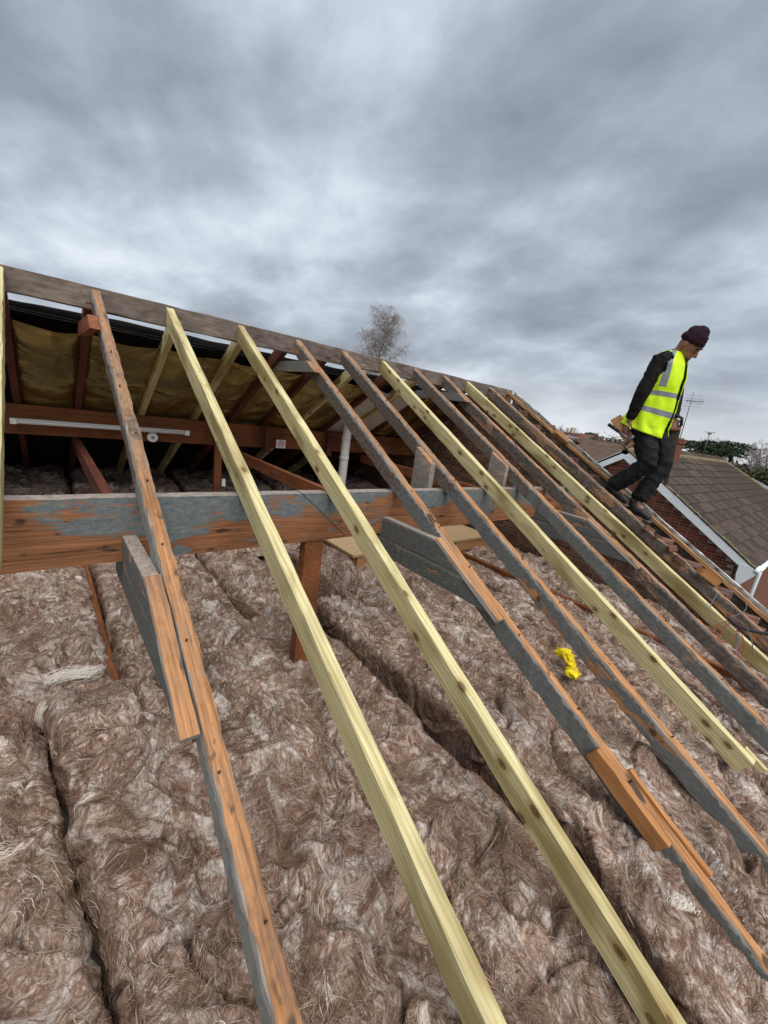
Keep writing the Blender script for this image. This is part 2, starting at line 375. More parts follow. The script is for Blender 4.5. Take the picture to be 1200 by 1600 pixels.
rafter('B', M_NEW, 'new yellow-green rafter passing the post and the scarf joint of the purlin', None, -1.1, GN, seed=23)
rafter('C', M_NEW, 'new yellow-green rafter with a sawn lower end and a short batten', None, -.70, GN, parts=True, seed=24)
rafter('Dd', M_NEW, 'new yellow-green rafter with a long split and loose wires over its foot', None, -1.1, GN, seed=25)
M_OLD1 = wood_old('fringed_rafter_wood', cover=.67, fringe=.95, grey0=(118, 121, 119), grey1=(164, 160, 152), weather=.3, fr_t=-.036, ysplit=2.45)
t1 = rafter('R1', M_OLD1, 'old rafter with orange top, grey side and white torn fringe, doubled by a tie', None, -1.1, GO, parts=True, seed=31, wane=.004, rough=.0016)
t4 = rafter('R4', M_OLD, 'old grey rafter patched with an orange splice board near its foot', None, -1.1, GO, parts=True, seed=32, wane=.003, rough=.0016)
t5 = rafter('R5', M_OLD, 'old grey rafter with an upright cleat behind the purlin and a plain dark foot', None, -1.1, GO, parts=True, seed=33, wane=.003, rough=.0016)
t7 = rafter('R7', M_OLD, 'old dark grey rafter with orange edge beside the sawn-off new rafter', None, -1.1, GO, parts=True, seed=34, wane=.003, rough=.0016)
t8 = rafter('R8', M_OLDW, 'old weathered rafter doubled by a grey tie beside the split new rafter', None, -1.1, GO, parts=True, seed=35, wane=.003, rough=.0016)
rafter('R10', M_OLDW, 'old weathered rafter next to the brick gable where the worker stands', None, -1.1, GO, seed=36, wane=.004, rough=.0016)

def cut_board(name, x0, w, ztop, zbot, yback, mat, parent=None, clip_off=.004, yback_b=None):
    """horizontal tie lying beside a rafter, its front end cut to the roof slope"""
    yt = (ztop*math.cos(TH)+D+clip_off)/math.sin(TH); yb = (zbot*math.cos(TH)+D+clip_off)/math.sin(TH)
    ybk = yback if yback_b is None else yback_b
    poly = [(yb, zbot), (yt, ztop), (yback, ztop), (ybk, zbot)]
    zref = ztop
    pts = []
    for i in range(4):
        a, bb = np.array(poly[i]), np.array(poly[(i+1) % 4]); k = max(1, int(np.linalg.norm(bb-a)/.09))
        pts += [a+(bb-a)*j/k+RNG.normal(0, .0012, 2) for j in range(k)]
    n = len(pts); V = [(x0, p[0], p[1]-zref) for p in pts]+[(x0+w, p[0], p[1]-zref) for p in pts]
    F = [tuple(range(n)), tuple(range(n, 2*n))[::-1]]+[(i, i+n, (i+1) % n+n, (i+1) % n) for i in range(n)]
    return put(name, V, F, mat, parent, loc=(0, 0, zref))
def on_rafter(name, key, s0, s1, x0, w, ztop, depth, mat, parent, seed=1):
    p0 = np.array([XS[key]+x0, 0, 0])+s0*UU-(D-ztop)*NN
    return put(name, *beam(s1-s0, w, depth, 8, .001, .003, False, seed=seed), mat, parent, loc=p0, rot=(TH, 0, 0))
M_TIE = wood_old('tie_wood', ztop=-.0015, orange=(168, 122, 84), grey0=(82, 86, 86), grey1=(124, 124, 118), cover=.60, fringe=.25, top_grey=.85)
GT = 'horizontal ties of the old trusses'
for key, lab in (('R1', 'grey tie board bolted to the orange topped old rafter under the purlin'),
                 ('R4', 'double grey tie board beside the old rafter with the splice'),
                 ('R8', 'grey tie board beside the weathered old rafter near the gable')):
    x = XS[key]-W_R-.0015
    o = thing('tie_board', lab, 'tie', (x, 2.9, -.84), GT)
    cut_board('board', x, W_R, -.615, -.735, 2.06, M_TIE, o, .026)
    ya_, yb2 = [(zz_*math.cos(TH)+D)/math.sin(TH) for zz_ in (-.60, -.86)]
    sa_, sb_ = [(y_-D*math.sin(TH))/math.cos(TH) for y_ in (ya_, yb2)]
    on_rafter('capping', key, sb_, sa_, -W_R-.0015, W_R, .0, .024, M_OLD1, o, 51)
    cut_board('board', x+.003, W_R-.006, -.739, -.85 if key != 'R1' else -.86, 2.06, M_TIE, o, .026)
    tb = put('tie_board', boxv(x, x+W_R, 2.063, 4.515, -.70, -.60), BOXF, M_BROWN if key != 'R1' else M_RED)
    tag(tb, {'R1': 'dark red tie running from the purlin back under the tube light', 'R4': 'brown tie running back towards the white vent pipe', 'R8': 'brown tie running back along the brick gable'}[key], 'tie', 'ties between the purlins')
    gx = XS[key]-W_R-.0015
    z0, z1 = .225, .305
    yf = lambda z: (z*math.cos(TH)+D+.004)/math.sin(TH); yk = lambda z: YR+(ZR-z-.01)/math.tan(TH)
    V = [(gx, yf(z0), z0), (gx, yf(z1), z1), (gx, yk(z1), z1), (gx, yk(z0), z0)]
    V = V+[(v[0]+W_R, v[1], v[2]) for v in V]
    gs = put('collar_block', V, [(0, 1, 2, 3), (7, 6, 5, 4), (0, 4, 5, 1), (1, 5, 6, 2), (2, 6, 7, 3), (3, 7, 4, 0)], M_TIE if key != 'R1' else M_BROWN)
    tag(gs, {'R1': 'short orange-brown block under the ridge on the fringed old rafter', 'R4': 'dark grey collar plate under the ridge on the spliced old rafter', 'R8': 'dark grey collar plate under the ridge near the brick gable'}[key], 'collar', 'collar plates under the ridge')
# cleats standing on the purlin beside two old rafters
for t, key in ((t5, 'R5'), (t7, 'R7')):
    x = XS[key]-.052
    yb_, yf_ = 2.09, 1.92
    V = [(x, yf_, -.70), (x, yf_, zroof(yf_)-.012), (x, yb_, zroof(yb_)-.012), (x, yb_, -.70)]; V += [(v[0]+.046, v[1], v[2]) for v in V]
    put('cleat', V, [(0, 1, 2, 3), (7, 6, 5, 4), (0, 4, 5, 1), (1, 5, 6, 2), (2, 6, 7, 3), (3, 7, 4, 0)], M_OLDW, t)
# splice repairs on R4, batten on C
sA = s_of(roof(935, 1170)); sB = s_of(roof(1045, 1325)); sC = s_of(roof(985, 1200)); sE = s_of(roof(1110, 1365))
on_rafter('splice_board', 'R4', sB, sA, -.03, .028, .003, .07, M_ORANGE, t4, 41)
on_rafter('splice_board', 'R4', sE, sC, .05, .022, .012, .06, M_ORANGE, t4, 42)
tC = [o for o in bpy.data.objects if o.get('label', '').startswith('new yellow-green rafter with a sawn')][0]
on_rafter('batten', 'C', s_of(roof(1192, 1218)), s_of(roof(1166, 1165)), .0495, .022, .006, .04, M_NEW, tC, 43)

M_NAIL = plain('rusty_nail', (64, 44, 34), .7, .4, .2, 60, 0, .5)
for t, key in ((t1, 'R1'), (t4, 'R4'), (t5, 'R5'), (t7, 'R7'), (t8, 'R8')):
    rn = np.random.default_rng(len(key)+int(XS[key]*100))
    for k in range(9):
        sN = -.4+k*.34+rn.uniform(-.06, .06); pN = np.array([XS[key]+rn.uniform(.014, .034), 0, 0])+sN*UU-D*NN
        MB().tube([pN-NN*.004, pN+NN*(.004+rn.uniform(0, .012))], .0032, 6).put('nail', M_NAIL, t)
# post under the purlin
po = thing('post', 'orange-brown post standing under the purlin in the insulation', 'post', (1.13, 1.85, ZC))
V = []
for (x, z, y) in ((1.055, ZC, 1.80), (1.075, -.7235, 1.83)):
    V += [(x, y, z), (x+.112, y, z), (x+.112, y+.06, z), (x, y+.06, z)]
put('timber', V, BOXF, M_BROWN, po)
put('ledger', boxv(1.05, 1.3, 1.70, 1.795, -1.60, -1.52), BOXF, M_BROWN, po)

# ------------------------------------------------------------------ back slope
BX = [(-.15, M_RED), (.25, M_RED), (.735, M_NEW), (1.205, M_NEW), (1.565, M_RED), (1.95, M_RED), (2.34, M_NEW), (2.75, M_RED), (3.10, M_NEW), (3.50, M_RED), (3.9, M_RED), (4.3, M_RED)]
PB = -TH
LB = (7.2-YR)/math.cos(TH)
blab = {0: 'dark red back rafter at the edge of the foil beyond the tube light', 1: 'dark red back rafter below the short collar block', 2: 'new pale back rafter crossing the gold foil above the tube light', 3: 'new pale back rafter crossing the gold foil beside the tube light end', 4: 'dark red back rafter between the pale ones and the vent pipe', 5: 'dark red back rafter above the white notice', 6: 'new pale back rafter before the white vent pipe', 7: 'dark red back rafter right above the white vent pipe', 8: 'new pale back rafter between the vent pipe and the gable', 9: 'dark red back rafter beyond the pale one near the gable', 10: 'dark red back rafter second from the brick gable', 11: 'dark red back rafter against the brick gable'}
for i, (x, mt) in enumerate(BX):
    V, F = beam(LB, .047, .102, 16, .001, .004, False, seed=60+i)
    # local Y runs down the back slope
    o = put('back_rafter', V, F, mt, None, loc=(x, YR+.02, ZR-.012), rot=(PB, 0, 0))
    tag(o, blab[i], 'rafter', 'rafters of the covered back slope')

def foil_mat(name, col, rough):
    m, nt, b = newmat(name, rough, .5); b.inputs['Metallic'].default_value = .72
    co = nd(nt, 'ShaderNodeTexCoord').outputs['Object']
    n = noise(nt, scaled(nt, co, (3, 4, 4)), 1, 2, .4, .8); n2 = noise(nt, scaled(nt, co, (5, 11, 11)), 1, 2, .5, 1.2)
    nt.links.new(ramp(nt, n, [(.3, c(*[v*.75 for v in col])), (.7, c(*col))]), b.inputs['Base Color'])
    bump(nt, b, math_n(nt, 'ADD', n, math_n(nt, 'MULTIPLY', n2, .12)), .6, .07); return m
M_FOIL = foil_mat('gold_foil', (176, 160, 98), .22)
M_FOILW = plain('pale_underlay', (196, 192, 188), .7, .3, .06, 6, .3)

# ---- vectorised gradient noise
_P = RNG.permutation(4096)
def _h(ix, iy): return _P[(_P[ix & 4095]+iy) & 4095]
_ga = RNG.random(4096)*2*np.pi; _GX, _GY = np.cos(_ga), np.sin(_ga)
def pn(x, y):
    x = np.asarray(x, float); y = np.asarray(y, float)
    ix = np.floor(x).astype(int); iy = np.floor(y).astype(int); fx, fy = x-ix, y-iy
    u = fx*fx*fx*(fx*(fx*6-15)+10); v = fy*fy*fy*(fy*(fy*6-15)+10)
    def gr(a, b, dx, dy): k = _h(ix+a, iy+b); return _GX[k]*dx+_GY[k]*dy
    a = gr(0, 0, fx, fy); b = gr(1, 0, fx-1, fy); cc = gr(0, 1, fx, fy-1); d = gr(1, 1, fx-1, fy-1)
    return 1.5*((a*(1-u)+b*u)*(1-v)+(cc*(1-u)+d*u)*v)
def fbm(x, y, o=4, g_=.5):
    s = 0; a = 1
    for i in range(o): s = s+a*pn(x*2**i+17*i, y*2**i-9*i); a *= g_
    return s
def grid_mesh(name, P, mat, parent=None, smooth=True):
    """P: (n, m, 3) absolute positions"""
    n, m_ = P.shape[:2]; base = np.array(parent['_b']) if parent is not None else np.array([0, 0, -H])
    me = bpy.data.meshes.new(name); Vv = (P.reshape(-1, 3)-base).astype(np.float32)
    i = np.arange(n-1)[:, None]*m_+np.arange(m_-1)[None, :]
    q = np.stack([i, i+1, i+m_+1, i+m_], -1).reshape(-1, 4)
    fill(me, Vv, q); me.polygons.foreach_set('use_smooth', np.full(len(q), smooth))
    me.materials.append(mat); o = bpy.data.objects.new(name, me); return link(o, parent)
def fill(me, V, q):
    k = q.shape[1]
    me.vertices.add(len(V)); me.vertices.foreach_set('co', np.ascontiguousarray(V, np.float32).ravel())
    me.loops.add(len(q)*k); me.loops.foreach_set('vertex_index', np.ascontiguousarray(q, np.int32).ravel())
    me.polygons.add(len(q)); me.polygons.foreach_set('loop_start', np.arange(0, len(q)*k, k, dtype=np.int32))
    me.polygons.foreach_set('loop_total', np.full(len(q), k, np.int32)); me.update(calc_edges=True)

for i in range(len(BX)-1):
    x0, x1 = BX[i][0]+.050, BX[i+1][0]-.003
    u = np.linspace(0, 1, 26)[:, None]; v = np.linspace(0, 1, 60)[None, :]
    X = x0+(x1-x0)*u+0*v; S = .405+v*1.16+0*u
    sag = .012+.045*np.sin(np.pi*u)**.8*(.75+.6*fbm(X*1.5+i*7, S*1.5, 3))+.010*np.abs(pn(X*2.2+S*2+i*3, S*3.5-X*2))+.003*pn(X*9+S*6, S*5+i*9)
    off = -.03-sag                  # below the rafter tops, hanging between the rafters
    cs, sn = math.cos(TH), math.sin(TH)
    P = np.stack([X, YR+S*cs+off*sn, ZR-.012-S*sn+off*cs], -1)
    pale = i in (6, 7, 8)
    o = grid_mesh('foil_panel', P[:, :, :], M_FOILW if pale and i != 6 else M_FOIL)
    names = ['beyond the tube light beside the edge rafter', 'beyond the collar block over the tube light', 'between the two new pale back rafters', 'right of the second pale back rafter', 'between two dark red back rafters over the notice', 'left of the pale back rafter before the vent pipe', 'over the white vent pipe', 'beside the vent pipe, pale sheet', 'pale sheet between the pale rafter and the gable', 'in the second bay from the gable', 'in the bay against the gable']
    tag(o, ('pale underlay sheet sagging ' if pale and i != 6 else 'crumpled gold foil sheet ')+names[i], 'foil', 'sheets lining the back slope')
# black felt laid over the back rafters, ragged top edge rolled back
u = np.linspace(-3.95, 4.7, 200)[:, None]; v = np.linspace(0, 1, 40)[None, :]
S = .335+v*4.1+.02*pn(u*2.3, u*0)*(1-v)+.0*u; X = u+0*v
lift = .012+.028*np.exp(-((S-.36)/.05)**2)*(1+.8*pn(X*3, S*2))+.004*pn(X*6, S*6)
P = np.stack([X, YR+S*math.cos(TH)+lift*math.sin(TH), ZR-S*math.sin(TH)+lift*math.cos(TH)], -1)
o = grid_mesh('roofing_felt', P, M_FELT); sm = o.modifiers.new('thick', 'SOLIDIFY'); sm.thickness = .006
tag(o, 'black roofing felt with ragged top edge over the back rafters', 'felt')
# hanging lip of the felt
S = np.linspace(0, 1, 8)[None, :]; X = u+0*S
dr = (.012+.022*np.abs(pn(X*1.7+4, X*0)))*S
P = np.stack([X, YR+.36*math.cos(TH)+.0*X-.01+.012*np.sin(S*3)+.008*pn(X*5, S*3), ZR-.355*math.sin(TH)-.006-dr+.01*pn(X*2.2, X*0)], -1)
lp = grid_mesh('felt_lip', P, M_FELT, None); lp.parent = o; sm = lp.modifiers.new('thick', 'SOLIDIFY'); sm.thickness = .004
lp.location = (0, 0, 0)

# ------------------------------------------------------------------ fittings on the back purlin
fl = thing('tube_light', 'white fluorescent tube batten fixed along the brown purlin', 'light fitting', (.5, 4.44, -.45))
put('batten_case', boxv(-.17, 1.14, 4.412, 4.449, -.475, -.435), BOXF, M_WHITE, fl)
MB().tube([(-.13, 4.39, -.455), (1.10, 4.39, -.455)], .013, 10).put('tube', plain('tube_glass', (236, 238, 238), .2, .6, .01), fl, True)
for x in (-.155, 1.125): put('end_cap', boxv(x-.02, x+.02, 4.376, 4.4115, -.477, -.433), BOXF, M_WHITE, fl)
rz = thing('ceiling_rose', 'small round white junction box below the tube light', 'junction box', (.83, 4.449, -.524))
MB().tube([(.83, 4.4495, -.524), (.83, 4.425, -.524)], .047, 20, .043).put('base', M_WHITE, rz, False)
MB().tube([(.83, 4.4245, -.524), (.83, 4.415, -.524)], .016, 14).put('cap', plain('grey_plastic', (150, 150, 150), .5), rz)
no = thing('notice', 'white notice card with red and black lettering lines on the purlin', 'notice', (2.15, 4.447, -.515))
cx0 = 2.10; put('card', boxv(cx0, cx0+.115, 4.443, 4.449, -.56, -.465), BOXF, M_WHITE, no)
M_REDP = plain('red_print', (190, 60, 60), .6); M_INK = plain('dark_print', (60, 50, 60), .6)
for k, (z, w, mm) in enumerate(((-.476, .06, M_INK), (-.492, .085, M_REDP), (-.505, .09, M_REDP), (-.518, .08, M_REDP), (-.531, .09, M_REDP), (-.546, .07, M_INK))):
    put('print_line', boxv(cx0+.0575-w/2, cx0+.0575+w/2, 4.4415, 4.4428, z-.003, z+.003), BOXF, mm, no)
vp_ = thing('vent_pipe', 'white plastic vent pipe rising behind the rafters from the insulation', 'pipe', (2.95, 4.3, ZC))
MB().tube([(2.95, 4.28, ZC), (2.955, 4.28, -.34), (2.97, 4.28, -.2), (2.99, 4.42, -.10)], .055, 20).put('pipe', M_WHITE, vp_, True)
for z in (-.37, -.62): MB().tube([(2.954, 4.28, z-.02), (2.954, 4.28, z+.02)], .0585, 20).put('collar', M_WHITE, vp_, True)
for (x, lab) in ((1.44, 'brown hanger post under the purlin beside the tube light end'), (1.98, 'dark brown hanger beside the white notice'), (2.80, 'dark brown hanger beside the white vent pipe')):
    ps = thing('hanger_post', lab, 'post', (x, 4.41, ZC), 'uprights on the brown purlin')
    put('timber', boxv(x-.035, x+.035, 4.402, 4.448, -1.6 if x < 1.5 else -.62, -.32), BOXF, M_BROWN if x < 1.5 else M_RED, ps)
sw = put('switch_box', boxv(1.485, 1.52, 4.39, 4.42, -1.0, -.92), BOXF, M_WHITE); tag(sw, 'little white box beside the hanger post below the purlin', 'switch')

# chipboard walkway
for i, (x0, x1) in enumerate(((2.09, 2.75), (2.756, 3.45), (3.456, 4.15))):
    t = thing('loft_board', ('chipboard loft board on a brown joist beside the post', 'chipboard loft board in the middle of the walkway', 'chipboard loft board at the gable end of the walkway')[i], 'board', (x0, 2.7, -1.34), 'chipboard walkway')
    put('panel', boxv(x0, x1, 2.72, 3.32, -1.285, -1.262), BOXF, M_CHIP, t)
    put('bearer', boxv(x0+.003, x0+.05, 2.73, 3.31, -1.40, -1.2865), BOXF, M_BROWN, t)
    put('bearer', boxv(x0+.06, x1-.004, 2.728, 2.77, -1.40, -1.2865), BOXF, M_OFF, t)
# ceiling joists that show in the gaps
for x, y0, y1, lab in ((.20, -.3, 6.7, 'brown ceiling joist in the dark gap near the fringed old rafter'), (1.255, -.4, 1.7, 'orange ceiling joist showing beside the foot of a new rafter'), (3.56, -.3, 6.7, 'brown ceiling joist between the batts near the gable')):
    zt = -1.50 if x < 1 else (-1.555 if x < 2 else -1.39)
    o = put('ceiling_joist', *beam(y1-y0, .05, .1, 12, .001, .004, False, seed=int(x*100)), M_BROWN, None, loc=(x, y0, zt)); tag(o, lab, 'joist', 'ceiling joists')

# ------------------------------------------------------------------ brick gable of this roof
gw = thing('gable_wall', 'rough red-brown brick gable at the end of the open roof', 'wall', (4.5, 3.3, -1.62))
def gable_poly(off): return [( (zroof(0), 0) )]
zb0 = -1.62
yA = (zb0+.07)*math.cos(TH)/math.sin(TH)+D/math.sin(TH)
apex = ZR-.09
V = [(4.412, -.18, zb0), (4.412, YR, apex), (4.412, 6.75, zb0)]; V += [(4.62, v[1], v[2]) for v in V]
put('mortar_core', V, [(0, 1, 2), (5, 4, 3), (0, 3, 4, 1), (1, 4, 5, 2), (2, 5, 3, 0)], M_MORTAR, gw)
bm = bmesh.new(); bmesh.ops.create_cube(bm, size=1); bmesh.ops.scale(bm, vec=(.1025, .215, .065), verts=bm.verts)
bmesh.ops.bevel(bm, geom=bm.edges[:], offset=.004, segments=1, affect='EDGES')
brick_me = bpy.data.meshes.new('brick'); bm.to_mesh(brick_me); bm.free(); brick_me.materials.append(M_BRICKIN)
spots = []
k = 0
while True:
    z = zb0+.04+k*.075
    if z > apex: break
    yl = (z+.055)*math.cos(TH)/math.sin(TH)+D/math.sin(TH); yh = YR+(ZR-.05-z)/math.tan(TH)
    y = yl+(.1125 if k % 2 else .0)+random.uniform(-.04, .03)
    while y+.2 < yh:
        for xx in (4.452, 4.566):
            if xx > 4.5 and y > yl+.5: continue
            spots.append((xx, y+.1075, z))
        y += .2255
    k += 1
spots.sort(key=lambda s: s[0]**2+s[1]**2+(s[2]*1.0)**2 + (9 if s[2] < -1.35 else 0))
far_b = MB()
for i, (x, y, z) in enumerate(spots):
    jit = (random.gauss(0, .003), random.gauss(0, .003), random.gauss(0, .002))
    if i < 300:
        o = bpy.data.objects.new('brick', brick_me); link(o, gw); b0 = gw['_b']
        o.location = (x+jit[0]-b0[0], y+jit[1]-b0[1], z+jit[2]-b0[2]); o.rotation_euler = (random.gauss(0, .012), 0, random.gauss(0, .015))
    else:
        far_b.box(x-.051+jit[0], x+.051+jit[0], y-.1075, y+.1075, z-.0325, z+.0325)
if far_b.V: o = far_b.put('bricks', M_BRICKIN, gw); o['kind'] = 'stuff'
# verge timbers and mossy barge
def slope_strip(name, x0, w, off, depth, s0, s1, mat, label, cat, seed):
    p0 = np.array([x0, 0, 0])+s0*UU-(D+off)*NN
    o = put(name, *beam(s1-s0, w, depth, 60, .002, .004, True, seed=seed), mat, None, loc=p0, rot=(TH, 0, 0)); return tag(o, label, cat)
S_TOP = 3.29/math.cos(TH)-D*math.tan(TH)
M_VERGE = wood_plain('mossy_verge_wood', (96, 80, 62), (60, 50, 40), .5, (30, 12, 30))
m, nt, b = newmat('lichen_white_lath', .85, .2); co = objco(nt); n = noise(nt, scaled(nt, co, (30, 9, 30)), 1, 6, .7)
nt.links.new(ramp(nt, n, [(.36, c(70, 60, 50)), (.46, c(150, 144, 136)), (.6, c(206, 202, 196))]), b.inputs['Base Color']); M_LICH = m
slope_strip('verge_batten', 4.675, .022, -.004, .035, -1.0, S_TOP-.02, M_OFF, 'thin brown batten along the top of the brick gable', 'batten', 71)
slope_strip('soffit_board', 4.70, .17, .03, .022, -1.0, S_TOP-.02, M_VERGE, 'dark mossy undercloak board between batten and white lath', 'board', 72)
slope_strip('barge_board', 4.874, .026, .0, .17, -1.0, S_TOP, M_LICH, 'lichen-whitened barge board edge along the gable verge', 'barge board', 73)
# loose half bricks and a wood block lying on the gable
for i, (px, py, sc) in enumerate(((1012, 826, .8), (1026, 838, .7), (1046, 856, .85), (1062, 874, .7), (998, 812, .6), (900, 690, .7), (862, 668, .7))):
    p = roof(px, py, .005); o = bpy.data.objects.new('loose_brick', brick_me); link(o)
    o.location = (p[0], p[1], p[2]+H-.01); o.scale = (sc*.9, sc*.55, sc); o.rotation_euler = (TH+random.uniform(-.3, .3), random.uniform(-.3, .3), random.uniform(0, 3))
    tag(o, 'broken brick lying loose on top of the gable between rafter and batten', 'brick', 'loose bricks on the gable')
def chunk(name, px, py, dims, mat, label, cat, x=None, rz=.5, off=-.02):
    p = roof(px, py, off); bm = bmesh.new(); bmesh.ops.create_cube(bm, size=1); bmesh.ops.scale(bm, vec=dims, verts=bm.verts)
    bmesh.ops.bevel(bm, geom=bm.edges[:], offset=min(dims)*.12, segments=2, affect='EDGES')
    bmesh.ops.subdivide_edges(bm, edges=bm.edges[:], cuts=1)
    for v in bm.verts: v.co += Vector(np.random.default_rng(len(name)+int(px)).normal(0, min(dims)*.03, 3))
    me = bpy.data.meshes.new(name); bm.to_mesh(me); bm.free(); me.materials.append(mat)
    o = bpy.data.objects.new(name, me); link(o); o.location = (p[0], p[1], p[2]+H); o.rotation_euler = (TH, .15, rz); return tag(o, label, cat)
chunk('wood_block', 1105, 902, (.13, .16, .07), M_ORANGE, 'orange sawn wood block wedged between rafter and verge', 'wood block')
chunk('wood_offcut', 875, 682, (.11, .2, .05), M_OFF, 'brown timber offcut lying high on the gable', 'wood block', rz=1.1)

# ------------------------------------------------------------------ insulation
def insul_mat():
    m, nt, b = newmat('mineral_wool', .95, .06); co = nd(nt, 'ShaderNodeTexCoord').outputs['Object']
    def warp(sc, amp, det=2.0):
        wv = nd(nt, 'ShaderNodeTexNoise', {'Scale': sc, 'Detail': det}); nt.links.new(co, wv.inputs['Vector'])
        off = nd(nt, 'ShaderNodeVectorMath', operation='SCALE'); nt.links.new(wv.outputs['Color'], off.inputs[0]); off.inputs['Scale'].default_value = amp
        w = nd(nt, 'ShaderNodeVectorMath', operation='ADD'); nt.links.new(co, w.inputs[0]); nt.links.new(off.outputs[0], w.inputs[1]); return w.outputs[0]
    w1, w2 = warp(3.2, .55), warp(7.5, .30)
    f1 = noise(nt, scaled(nt, w1, (64, 8, 40)), 1, 7, .66, .3)
    f2 = noise(nt, scaled(nt, w2, (11, 54, 34)), 1, 7, .66, .3)
    fine = noise(nt, scaled(nt, w2, (330, 90, 200)), 1, 3, .6)
    mid = noise(nt, w1, 7, 4, .6, .6); big = noise(nt, co, 2.1, 4, .6, .5)
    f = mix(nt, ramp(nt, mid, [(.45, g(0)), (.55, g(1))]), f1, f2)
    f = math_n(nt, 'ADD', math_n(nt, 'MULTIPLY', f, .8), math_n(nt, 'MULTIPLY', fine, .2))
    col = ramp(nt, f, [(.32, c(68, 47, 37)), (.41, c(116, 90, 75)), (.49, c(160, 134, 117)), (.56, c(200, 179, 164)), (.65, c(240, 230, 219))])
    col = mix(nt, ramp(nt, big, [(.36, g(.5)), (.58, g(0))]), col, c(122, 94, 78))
    wh = noise(nt, scaled(nt, w1, (11, 3.0, 7)), 1, 5, .62, .4)
    col = mix(nt, ramp(nt, wh, [(.51, g(0)), (.65, g(.8))]), col, ramp(nt, f, [(.36, c(166, 146, 133)), (.55, c(240, 232, 224))]))
    core = nd(nt, 'ShaderNodeAttribute', attribute_name='core').outputs['Fac']  # per-vertex mask for the shade painted on the batt's left side
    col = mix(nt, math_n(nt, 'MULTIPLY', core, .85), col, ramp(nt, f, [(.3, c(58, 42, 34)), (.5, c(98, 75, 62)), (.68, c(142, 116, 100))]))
    nt.links.new(col, b.inputs['Base Color'])
    bump(nt, b, math_n(nt, 'ADD', f, math_n(nt, 'MULTIPLY', mid, .4)), 1.0, .02); return m
M_WOOL = insul_mat()
m, nt, b = newmat('wool_fibre', .9, .1); at = nd(nt, 'ShaderNodeVertexColor', layer_name='Col'); nt.links.new(at.outputs[0], b.inputs['Base Color'])
M_FIB = m

